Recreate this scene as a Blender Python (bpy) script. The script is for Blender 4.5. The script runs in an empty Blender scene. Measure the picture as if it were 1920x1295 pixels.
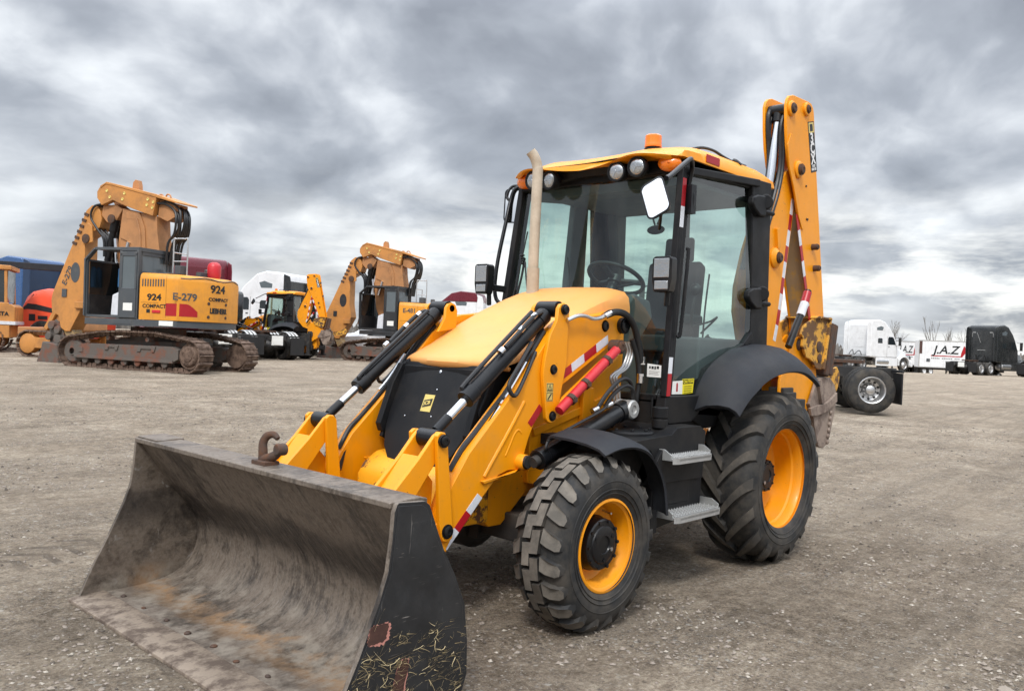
import bpy, bmesh, math, random
from mathutils import Vector, Matrix, noise
rad = math.radians
random.seed(7)
scene = bpy.context.scene
COL = scene.collection

# ---------------------------------------------------------------- camera
cam_d = bpy.data.cameras.new("camera")
cam = bpy.data.objects.new("camera", cam_d)
COL.objects.link(cam)
cam_d.sensor_width = 36.0
cam_d.lens = 1571.53 / 1920 * 36.0
cam_d.clip_start = 0.05
cam_d.clip_end = 6000
EYE = Vector((5.8553, 3.699, 1.5401))
C_R = Vector((-0.677797, 0.734006, 0.042738))
C_U = Vector((0.024580, -0.035474, 0.999068))
C_F = Vector((-0.734838, -0.678216, -0.006003))
cam.matrix_world = Matrix(((C_R.x, C_U.x, -C_F.x, EYE.x), (C_R.y, C_U.y, -C_F.y, EYE.y),
                           (C_R.z, C_U.z, -C_F.z, EYE.z), (0, 0, 0, 1)))
scene.camera = cam

# ---------------------------------------------------------------- light
SUN_EL, SUN_AZ = rad(48), rad(32)          # azimuth measured from +X towards +Y
sun_d = bpy.data.lights.new("sun", 'SUN')
sun_d.energy = 1.5
sun_d.angle = rad(11)
sun_d.color = (1.0, 0.96, 0.9)
sun = bpy.data.objects.new("sun", sun_d)
COL.objects.link(sun)
sdir = Vector((math.cos(SUN_EL) * math.cos(SUN_AZ), math.cos(SUN_EL) * math.sin(SUN_AZ), math.sin(SUN_EL)))
sun.rotation_euler = sdir.to_track_quat('Z', 'Y').to_euler()
sun.location = sdir * 60

scene.view_settings.view_transform = 'Standard'
scene.view_settings.look = 'None'
scene.view_settings.exposure = 0.55
scene.view_settings.gamma = 1.0


class NT:
    """small wrapper for node trees"""
    def __init__(s, tree):
        s.t = tree
        s.n = tree.nodes
        s.n.clear()

    def new(s, typ, **kw):
        n = s.n.new(typ)
        for k, v in kw.items():
            setattr(n, k, v)
        return n

    def link(s, a, b):
        s.t.links.new(a, b)

    def val(s, sock, v):
        if hasattr(v, 'node'):
            s.link(v, sock)
        else:
            sock.default_value = v

    def math(s, op, a, b=0.0, clamp=False):
        n = s.new('ShaderNodeMath', operation=op, use_clamp=clamp)
        s.val(n.inputs[0], a)
        s.val(n.inputs[1], b)
        return n.outputs[0]

    def vmath(s, op, a, b=(0, 0, 0)):
        n = s.new('ShaderNodeVectorMath', operation=op)
        s.val(n.inputs[0], a)
        s.val(n.inputs[1], b)
        return n.outputs[0]

    def noise(s, vec, scale, detail=4, rough=0.55, dist=0.0):
        n = s.new('ShaderNodeTexNoise')
        s.link(vec, n.inputs['Vector'])
        n.inputs['Scale'].default_value = scale
        n.inputs['Detail'].default_value = detail
        n.inputs['Roughness'].default_value = rough
        n.inputs['Distortion'].default_value = dist
        return n.outputs['Fac']

    def voro(s, vec, scale, feature='F1', out='Distance'):
        n = s.new('ShaderNodeTexVoronoi', feature=feature)
        s.link(vec, n.inputs['Vector'])
        n.inputs['Scale'].default_value = scale
        return n.outputs[out]

    def ramp(s, fac, *stops):
        n = s.new('ShaderNodeValToRGB')
        s.link(fac, n.inputs[0])
        e = n.color_ramp.elements
        while len(e) < len(stops):
            e.new(0.5)
        for i, (p, c) in enumerate(stops):
            e[i].position = p
            e[i].color = (c, c, c, 1) if isinstance(c, (int, float)) else (*c, 1)
        return n.outputs[0]

    def mix(s, fac, a, b, mode='MIX'):
        n = s.new('ShaderNodeMix', data_type='RGBA', blend_type=mode)
        s.val(n.inputs[0], fac)
        for i, v in ((6, a), (7, b)):
            if isinstance(v, tuple):
                v = (*v, 1) if len(v) == 3 else v
            s.val(n.inputs[i], v)
        return n.outputs[2]

    def mapping(s, vec, scale=(1, 1, 1), rot=(0, 0, 0), loc=(0, 0, 0)):
        n = s.new('ShaderNodeMapping')
        s.link(vec, n.inputs[0])
        n.inputs['Scale'].default_value = scale
        n.inputs['Rotation'].default_value = rot
        n.inputs['Location'].default_value = loc
        return n.outputs[0]


# ---------------------------------------------------------------- sky
world = bpy.data.worlds.new("World")
scene.world = world
world.use_nodes = True
W = NT(world.node_tree)
tc = W.new('ShaderNodeTexCoord').outputs['Generated']
sep = W.new('ShaderNodeSeparateXYZ')
W.link(tc, sep.inputs[0])
zc = W.math('MAXIMUM', sep.outputs[2], 0.0)
zl = W.math('MULTIPLY', W.math('LOGARITHM', W.math('ADD', zc, 0.22), 2.718), 2.45)


def cloud_density(dz):
    comb = W.new('ShaderNodeCombineXYZ')
    W.link(W.math('MULTIPLY', sep.outputs[0], 3.3), comb.inputs[0])
    W.link(W.math('MULTIPLY', sep.outputs[1], 3.3), comb.inputs[1])
    W.link(W.math('ADD', zl, dz), comb.inputs[2])
    P = W.mapping(comb.outputs[0], loc=(2.3, 7.7, 1.9))
    warp = W.new('ShaderNodeTexNoise')
    W.link(P, warp.inputs['Vector'])
    warp.inputs['Scale'].default_value = 1.1
    warp.inputs['Detail'].default_value = 4
    off = W.vmath('SCALE', W.vmath('SUBTRACT', warp.outputs['Color'], (0.5, 0.5, 0.5)))
    off.node.inputs['Scale'].default_value = 0.45
    Pw = W.vmath('ADD', P, off)
    big = W.noise(Pw, 0.85, 3, 0.5)
    mid = W.noise(Pw, 2.3, 8, 0.475)
    return W.math('ADD', W.math('MULTIPLY', big, 0.55), W.math('MULTIPLY', mid, 0.70))


dens = cloud_density(0.0)
up = cloud_density(0.17)
lit = W.math('MULTIPLY', W.math('SUBTRACT', dens, up), 1.15)      # upper edges catch the light, undersides stay dark
shade = W.math('SUBTRACT', dens, lit)
cloud = W.ramp(shade, (0.43, (0.585, 0.608, 0.628)), (0.51, (0.465, 0.487, 0.515)), (0.58, (0.355, 0.376, 0.408)),
               (0.66, (0.262, 0.282, 0.315)), (0.80, (0.185, 0.20, 0.228)))
# brighter broken streaks low over the horizon
lowP = W.mapping(tc, scale=(5.5, 5.5, 24.0), loc=(1.7, 0.4, 0.2))
st = W.noise(lowP, 1.0, 6, 0.6, 0.3)
band = W.ramp(zc, (0.0, 1.0), (0.09, 0.8), (0.19, 0.0))
streak = W.math('MULTIPLY', W.ramp(st, (0.40, 0.0), (0.60, 1.0)), band)
# direction of the bright gap (to the right of the view)
gap = W.vmath('DOT_PRODUCT', tc, (-0.93, -0.33, 0.05))
gapv = gap.node.outputs['Value']
gapm = W.ramp(gapv, (0.72, 0.12), (0.97, 1.0))
cloud = W.mix(W.math('MULTIPLY', streak, gapm), cloud, (0.98, 0.97, 0.91))
# an overcast sky is brightest overhead, above the frame
zen = W.ramp(zc, (0.0, 0.212), (0.36, 0.245), (0.70, 1.0))
zs = W.vmath('SCALE', cloud)
W.link(W.math('MULTIPLY', zen, 5.2), zs.node.inputs['Scale'])
cloud = zs
haze = W.ramp(zc, (0.0, 0.35), (0.08, 0.0))
cloud = W.mix(haze, cloud, (0.50, 0.515, 0.54))
sky = W.new('ShaderNodeTexSky', sky_type='NISHITA')
sky.sun_disc = False
sky.sun_elevation = SUN_EL
sky.sun_rotation = rad(90) - SUN_AZ
bg_sky = W.new('ShaderNodeBackground')
W.link(sky.outputs[0], bg_sky.inputs[0])
bg_sky.inputs[1].default_value = 0.08
bg_cl = W.new('ShaderNodeBackground')
W.link(cloud, bg_cl.inputs[0])
bg_cl.inputs[1].default_value = 1.0
mx = W.new('ShaderNodeMixShader')
mx.inputs[0].default_value = 0.92
W.link(bg_sky.outputs[0], mx.inputs[1])
W.link(bg_cl.outputs[0], mx.inputs[2])
wo = W.new('ShaderNodeOutputWorld')
W.link(mx.outputs[0], wo.inputs[0])


# ---------------------------------------------------------------- materials
def mat(name, col, rough=0.5, metal=0.0, dirt=None, damt=0.5, dscale=3.0, dlo=0.5, dhi=0.72, bump=0.0, bscale=60.0,
        spec=0.5, coat=0.0, var=0.08, chips=0.0):
    m = bpy.data.materials.new(name)
    m.use_nodes = True
    N = NT(m.node_tree)
    out = N.new('ShaderNodeOutputMaterial')
    b = N.new('ShaderNodeBsdfPrincipled')
    N.link(b.outputs[0], out.inputs[0])
    b.inputs['Metallic'].default_value = metal
    b.inputs['Specular IOR Level'].default_value = spec
    b.inputs['Coat Weight'].default_value = coat
    b.inputs['Coat Roughness'].default_value = 0.12
    tcn = N.new('ShaderNodeTexCoord').outputs['Object']
    n1 = N.noise(tcn, dscale * 0.6, 5, 0.6)
    lo = tuple(c * (1 - var) for c in col)
    hi = tuple(min(1, c * (1 + var)) for c in col)
    c = N.ramp(n1, (0.3, lo), (0.7, hi))
    r = N.ramp(N.noise(tcn, dscale * 1.7, 5, 0.65), (0.3, max(0, rough - 0.07)), (0.75, min(1, rough + 0.12)))
    if dirt is not None:
        n2 = N.noise(tcn, dscale, 9, 0.68)
        f = N.math('MULTIPLY', N.ramp(n2, (dlo, 0.0), (dhi, 1.0)), damt)
        c = N.mix(f, c, dirt)
        r = N.math('ADD', r, N.math('MULTIPLY', f, 0.35), True)
    if chips:                                     # stone chips and scratches down to dark steel, grease smears
        cn = N.noise(N.mapping(tcn, scale=(1, 1, 1)), 26.0, 3, 0.7)
        cz = N.noise(tcn, 2.2, 3, 0.6)
        f = N.math('MULTIPLY', N.ramp(cn, (0.70, 0.0), (0.725, 1.0)), N.ramp(cz, (0.50, 0.0), (0.64, chips)))
        c = N.mix(f, c, (0.10, 0.05, 0.025))
        sn = N.noise(N.mapping(tcn, rot=(0.3, 0.8, 0.5), scale=(4, 90, 90)), 1.0, 2, 0.5, 0.6)
        f = N.math('MULTIPLY', N.ramp(sn, (0.70, 0.0), (0.74, 0.6)), N.ramp(cz, (0.42, 0.0), (0.6, chips)))
        c = N.mix(f, c, (0.32, 0.17, 0.06))
        gs = N.noise(N.mapping(tcn, scale=(9, 9, 1.6)), 1.0, 5, 0.6, 0.4)
        f = N.math('MULTIPLY', N.ramp(gs, (0.58, 0.0), (0.78, 0.30)), chips)
        c = N.mix(f, c, (0.30, 0.16, 0.05))
    N.link(c, b.inputs['Base Color'])
    N.link(r, b.inputs['Roughness'])
    if bump:
        bn = N.new('ShaderNodeBump')
        bn.inputs['Strength'].default_value = bump
        bn.inputs['Distance'].default_value = 0.01
        N.link(N.noise(tcn, bscale, 6, 0.65), bn.inputs['Height'])
        N.link(bn.outputs[0], b.inputs['Normal'])
    return m


DUST = (0.20, 0.165, 0.125)
RUST = (0.085, 0.035, 0.018)
M = {}
M['yellow'] = mat('machine_yellow', (0.80, 0.292, 0.001), 0.42, 0, (0.42, 0.23, 0.07), 0.40, 2.6, 0.50, 0.78, 0.015, 30, 0.38, 0.10, 0.05, chips=0.85)
M['hood'] = mat('pale_bonnet_yellow', (0.78, 0.345, 0.085), 0.52, 0, (0.52, 0.33, 0.16), 0.5, 1.7, 0.44, 0.76, 0.015, 30, 0.45, 0.10, 0.05, chips=0.45)  # paler, less saturated yellow for the bonnet alone
M['yellow_worn'] = mat('worn_yellow', (0.76, 0.33, 0.01), 0.45, 0, RUST, 0.95, 9.0, 0.56, 0.60, 0.05, 30)
M['dirty_steel_yellow'] = mat('rusted_yellow', (0.60, 0.30, 0.03), 0.55, 0, (0.10, 0.05, 0.025), 0.95, 10.0, 0.47, 0.53, 0.1, 40)
M['worn_brown'] = mat('worn_brown_steel', (0.27, 0.19, 0.105), 0.6, 0.1, (0.44, 0.25, 0.05), 0.8, 9.0, 0.5, 0.62, 0.1, 40)
M['black'] = mat('black_plastic', (0.009, 0.0095, 0.011), 0.5, 0, DUST, 0.10, 3.0, 0.45, 0.8, 0.06, 140, spec=0.2)
M['blackpaint'] = mat('black_paint', (0.006, 0.0065, 0.008), 0.32, 0, DUST, 0.09, 5.0, 0.5, 0.8, spec=0.32)
M['greyplastic'] = mat('grey_plastic', (0.022, 0.024, 0.029), 0.60, 0, DUST, 0.10, 3.0, 0.45, 0.8, 0.05, 200, spec=0.22)
M['rubber'] = mat('tyre_rubber', (0.012, 0.0125, 0.013), 0.72, 0, DUST, 0.36, 5.0, 0.42, 0.75, 0.12, 60)
M['lug'] = mat('dusty_lug_rubber', (0.095, 0.085, 0.072), 0.85, 0, (0.21, 0.185, 0.155), 0.7, 12.0, 0.40, 0.65, 0.2, 90)
M['lugdark'] = mat('lug_rubber', (0.022, 0.021, 0.020), 0.8, 0, (0.15, 0.128, 0.102), 0.65, 7.0, 0.46, 0.70, 0.15, 90)
M['lugmid'] = mat('scuffed_lug_rubber', (0.050, 0.045, 0.039), 0.85, 0, (0.15, 0.128, 0.102), 0.65, 7.0, 0.44, 0.68, 0.15, 90)
M['chrome'] = mat('chrome', (0.75, 0.76, 0.78), 0.14, 1.0)
M['alu'] = mat('aluminium', (0.60, 0.60, 0.60), 0.38, 1.0, DUST, 0.3, 8.0)
M['galv'] = mat('galvanised', (0.46, 0.46, 0.45), 0.5, 0.7, DUST, 0.35, 9.0)
M['red'] = mat('red_paint', (0.50, 0.018, 0.026), 0.35, 0, DUST, 0.15, 6.0)
M['redtape'] = mat('red_tape', (0.36, 0.008, 0.014), 0.35)
M['whitetape'] = mat('white_tape', (0.62, 0.64, 0.68), 0.35, 0, DUST, 0.25, 12.0)
M['white'] = mat('white_paint', (0.72, 0.73, 0.74), 0.4, 0, (0.35, 0.33, 0.30), 0.25, 3.0)
M['sticker_white'] = mat('sticker_white', (0.75, 0.75, 0.72), 0.5)
M['sticker_yellow'] = mat('sticker_yellow', (0.80, 0.68, 0.02), 0.45)
M['badge'] = mat('badge_cream', (0.66, 0.52, 0.16), 0.35, 0.2)
M['ink'] = mat('black_ink', (0.012, 0.012, 0.012), 0.5)
M['whiteink'] = mat('white_ink', (0.72, 0.72, 0.72), 0.5)
M['amber'] = mat('amber_lens', (0.85, 0.20, 0.01), 0.15, 0, None, coat=0.6)
M['lens'] = mat('clear_lens', (0.50, 0.51, 0.52), 0.16, 0.9, None, bump=0.35, bscale=28)
M['mirror'] = mat('mirror_glass', (0.92, 0.93, 0.95), 0.02, 1.0)
M['exhaust'] = mat('sooty_exhaust', (0.50, 0.43, 0.335), 0.6, 0.1, (0.30, 0.235, 0.165), 0.7, 6.0, 0.4, 0.7)
M['seat'] = mat('seat_fabric', (0.045, 0.048, 0.052), 0.9)
M['interior'] = mat('cab_interior_grey', (0.10, 0.108, 0.115), 0.75)
M['edge'] = mat('scoured_edge_steel', (0.27, 0.215, 0.165), 0.6, 0.2, (0.075, 0.052, 0.040), 0.85, 9.0, 0.44, 0.60, 0.25, 50)
M['rust'] = mat('rusty_iron', (0.070, 0.048, 0.038), 0.75, 0.3, (0.16, 0.07, 0.035), 0.8, 14.0, 0.45, 0.65, 0.2, 60)
M['track'] = mat('rusty_track', (0.20, 0.135, 0.10), 0.7, 0.35, (0.075, 0.048, 0.036), 0.9, 6.0, 0.42, 0.62, 0.2, 40)
M['under'] = mat('muddy_undercarriage', (0.115, 0.098, 0.085), 0.85, 0.1, (0.20, 0.075, 0.045), 0.85, 2.4, 0.48, 0.6, 0.2, 20)
M['tan'] = mat('faded_orange_paint', (0.52, 0.225, 0.055), 0.45, 0, (0.20, 0.10, 0.045), 0.6, 1.8, 0.46, 0.70, 0.03, 20, chips=0.9)
M['tan2'] = mat('faded_brown_orange_paint', (0.42, 0.195, 0.075), 0.5, 0, (0.18, 0.095, 0.045), 0.6, 1.8, 0.46, 0.70, 0.03, 20, chips=0.9)
M['bodyyellow'] = mat('counterweight_yellow', (0.68, 0.275, 0.018), 0.42, 0, (0.30, 0.15, 0.05), 0.5, 1.6, 0.46, 0.72, chips=0.7)
M['slate'] = mat('slate_grey_paint', (0.060, 0.068, 0.076), 0.45, 0, (0.16, 0.14, 0.12), 0.4, 2.2, 0.5, 0.72)
M['charcoal'] = mat('charcoal_paint', (0.022, 0.024, 0.027), 0.45, 0, (0.12, 0.10, 0.085), 0.4, 2.2, 0.5, 0.72)
M['blue'] = mat('truck_blue', (0.028, 0.085, 0.22), 0.28, 0, None, coat=0.4)
M['darkblue'] = mat('truck_dark_blue', (0.014, 0.036, 0.085), 0.35)
M['maroon'] = mat('truck_maroon', (0.12, 0.008, 0.018), 0.28, 0, None, coat=0.4)
M['orangered'] = mat('tractor_orange_red', (0.74, 0.085, 0.035), 0.35, 0, (0.35, 0.1, 0.06), 0.3, 2.0)
M['truckblack'] = mat('truck_black', (0.013, 0.015, 0.016), 0.25, 0, (0.08, 0.08, 0.078), 0.35, 1.5, coat=0.4)
M['darkmetal'] = mat('dark_frame_metal', (0.022, 0.021, 0.021), 0.6, 0.1, DUST, 0.3, 3.0)
M['hose'] = mat('hose_rubber', (0.012, 0.012, 0.013), 0.42)
M['grass'] = mat('dry_straw', (0.52, 0.42, 0.24), 0.85, 0, (0.34, 0.26, 0.13), 0.7, 30.0)
M['bark'] = mat('bare_bark', (0.15, 0.135, 0.12), 0.9)
M['pink'] = mat('chipped_pink_paint', (0.46, 0.20, 0.16), 0.7)
M['oilrust'] = mat('brown_bare_steel', (0.060, 0.026, 0.020), 0.6, 0.1, (0.13, 0.06, 0.04), 0.6, 30.0)
M['gasblue'] = mat('gas_bottle_blue', (0.04, 0.16, 0.36), 0.4)


def glass_mat(name, tint, refl=1.0):
    m = bpy.data.materials.new(name)
    m.use_nodes = True
    N = NT(m.node_tree)
    out = N.new('ShaderNodeOutputMaterial')
    tr = N.new('ShaderNodeBsdfTransparent')
    tr.inputs[0].default_value = (*tint, 1)
    gl = N.new('ShaderNodeBsdfGlossy')
    gl.inputs['Roughness'].default_value = 0.015
    gl.inputs['Color'].default_value = (refl, refl, refl, 1)
    lw = N.new('ShaderNodeLayerWeight')
    lw.inputs[0].default_value = 0.5
    fr_ = N.math('ADD', N.math('MULTIPLY', N.math('POWER', lw.outputs['Facing'], 4.0), 0.8), 0.075)
    tcn = N.new('ShaderNodeTexCoord').outputs['Object']
    d = N.ramp(N.noise(N.mapping(tcn, scale=(2.6, 2.6, 1.2)), 1.0, 7, 0.65, 0.8), (0.45, 0.0), (0.75, 0.09))
    di = N.new('ShaderNodeBsdfDiffuse')
    di.inputs[0].default_value = (0.26, 0.27, 0.26, 1)
    m0 = N.new('ShaderNodeMixShader')
    N.link(d, m0.inputs[0])
    N.link(tr.outputs[0], m0.inputs[1])
    N.link(di.outputs[0], m0.inputs[2])
    mx_ = N.new('ShaderNodeMixShader')
    N.link(fr_, mx_.inputs[0])
    N.link(m0.outputs[0], mx_.inputs[1])
    N.link(gl.outputs[0], mx_.inputs[2])
    N.link(mx_.outputs[0], out.inputs[0])
    return m


M['glass'] = glass_mat('tinted_cab_glass', (0.69, 0.825, 0.785))
M['darkglass'] = mat('dark_window_glass', (0.012, 0.017, 0.020), 0.04, 0, None, spec=0.8)
M['greyglass'] = mat('grey_window_glass', (0.10, 0.12, 0.13), 0.05, 0, None, spec=0.8)


def steel_mat():
    """worn bucket steel: grey brown, scoured, dark band in the crease, rusty strip along the floor (machine metres)"""
    m = bpy.data.materials.new('worn_bucket_steel')
    m.use_nodes = True
    N = NT(m.node_tree)
    out = N.new('ShaderNodeOutputMaterial')
    b = N.new('ShaderNodeBsdfPrincipled')
    N.link(b.outputs[0], out.inputs[0])
    o = N.new('ShaderNodeTexCoord').outputs['Object']
    s = N.new('ShaderNodeSeparateXYZ')
    N.link(o, s.inputs[0])
    streaks = N.noise(N.mapping(o, scale=(7, 42, 7)), 1.0, 8, 0.65, 0.6)
    blot = N.noise(o, 5.0, 9, 0.66, 0.4)
    fine_ = N.noise(o, 60.0, 5, 0.7)
    wide = N.noise(o, 2.1, 4, 0.6, 0.3)
    blot2 = N.noise(N.mapping(o, scale=(1, 1.6, 1)), 13.0, 8, 0.7, 0.3)
    tone = N.math('ADD', N.math('MULTIPLY', streaks, 0.20), N.math('ADD', N.math('MULTIPLY', blot, 0.30), N.math('ADD', N.math('MULTIPLY', wide, 0.28), N.math('MULTIPLY', blot2, 0.22))))
    base = N.ramp(tone, (0.39, (0.022, 0.017, 0.014)), (0.455, (0.105, 0.084, 0.066)), (0.52, (0.255, 0.215, 0.177)),
                  (0.585, (0.125, 0.095, 0.071)), (0.65, (0.32, 0.272, 0.222)))
    base = N.mix(0.28, base, N.ramp(fine_, (0.35, 0.02), (0.7, 0.26)))
    base = N.mix(0.85, base, (0.80, 0.74, 0.68), 'MULTIPLY')
    # rusty scoured strip on the floor
    xs = N.math('ADD', s.outputs[0], N.math('MULTIPLY', N.math('SUBTRACT', blot, 0.5), 0.45))
    rs = N.ramp(xs, (0.0, 0.0), (0.25, 0.0), (0.42, 1.0), (0.60, 0.0))
    mr = rs.node
    mp = N.new('ShaderNodeMapRange')
    N.link(xs, mp.inputs[0])
    mp.inputs[1].default_value = 3.40
    mp.inputs[2].default_value = 4.05
    N.link(mp.outputs[0], mr.inputs[0])
    lowz = N.ramp(s.outputs[2], (0.06, 1.0), (0.16, 0.0))
    f = N.math('MULTIPLY', N.math('MULTIPLY', rs, lowz), N.ramp(blot, (0.35, 0.25), (0.6, 1.0)))
    base = N.mix(f, base, (0.34, 0.205, 0.105))
    # caked soil on the floor
    soil = N.math('MULTIPLY', lowz, N.ramp(N.noise(o, 7.0, 8, 0.7), (0.46, 0.0), (0.62, 0.85)))
    base = N.mix(soil, base, (0.30, 0.262, 0.215))
    # dark band on the back crease, height wandering with a noise
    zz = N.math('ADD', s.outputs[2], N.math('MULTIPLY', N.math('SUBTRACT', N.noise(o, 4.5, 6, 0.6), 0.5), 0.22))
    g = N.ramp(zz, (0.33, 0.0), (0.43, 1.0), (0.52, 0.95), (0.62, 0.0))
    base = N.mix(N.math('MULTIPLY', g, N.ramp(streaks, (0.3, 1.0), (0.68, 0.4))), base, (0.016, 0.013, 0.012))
    # bright scratches
    scr = N.ramp(N.noise(N.mapping(o, scale=(9, 190, 9), rot=(0, 0, 0.12)), 1.0, 3, 0.5, 0.7), (0.66, 0.0), (0.70, 1.0))
    base = N.mix(N.math('MULTIPLY', scr, 0.6), base, (0.30, 0.28, 0.26))
    N.link(base, b.inputs['Base Color'])
    b.inputs['Metallic'].default_value = 0.25
    N.link(N.ramp(blot, (0.3, 0.42), (0.7, 0.72)), b.inputs['Roughness'])
    bn = N.new('ShaderNodeBump')
    bn.inputs['Strength'].default_value = 0.35
    bn.inputs['Distance'].default_value = 0.01
    N.link(N.math('ADD', N.math('MULTIPLY', streaks, 0.6), N.math('ADD', blot, N.math('MULTIPLY', fine_, 0.3))), bn.inputs['Height'])
    N.link(bn.outputs[0], b.inputs['Normal'])
    return m


M['steel'] = steel_mat()


def scuffed_black():
    """black bucket cheek with scratches and patches rubbed down to brown steel"""
    m = bpy.data.materials.new('scuffed_black_plate')
    m.use_nodes = True
    N = NT(m.node_tree)
    out = N.new('ShaderNodeOutputMaterial')
    b = N.new('ShaderNodeBsdfPrincipled')
    N.link(b.outputs[0], out.inputs[0])
    o = N.new('ShaderNodeTexCoord').outputs['Object']
    c = N.ramp(N.noise(o, 6, 7, 0.65), (0.35, (0.010, 0.011, 0.013)), (0.75, (0.028, 0.029, 0.031)))
    for k, (rot, sc) in enumerate((((0, 0.5, 0), (9, 1, 120)), ((0, -0.7, 0), (110, 1, 8)), ((0, 1.2, 0), (12, 1, 140)))):
        w = N.noise(N.mapping(o, rot=rot, scale=sc, loc=(k * 3.1, 0, 0)), 0.6, 3, 0.5, 1.2)
        f = N.math('MULTIPLY', N.ramp(w, (0.69, 0.0), (0.73, 1.0)), N.ramp(N.noise(o, 5 + k, 3), (0.45, 0.0), (0.6, 0.8)))
        c = N.mix(f, c, (0.24, 0.22, 0.20))
    N.link(c, b.inputs['Base Color'])
    N.link(N.ramp(N.noise(o, 9, 6, 0.7), (0.3, 0.30), (0.75, 0.6)), b.inputs['Roughness'])
    return m


M['scuff'] = scuffed_black()


# ---------------------------------------------------------------- mesh helpers
def catmull(pts, k=6):
    pts = [Vector(p) for p in pts]
    if len(pts) < 3 or k < 2:
        return pts
    out = []
    for i in range(len(pts) - 1):
        p0 = pts[i - 1] if i else pts[0] * 2 - pts[1]
        p1, p2 = pts[i], pts[i + 1]
        p3 = pts[i + 2] if i + 2 < len(pts) else pts[-1] * 2 - pts[-2]
        for j in range(k):
            t = j / k
            out.append(0.5 * ((2 * p1) + (p2 - p0) * t + (2 * p0 - 5 * p1 + 4 * p2 - p3) * t * t + (3 * p1 - p0 - 3 * p2 + p3) * t ** 3))
    out.append(pts[-1])
    return out


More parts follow.
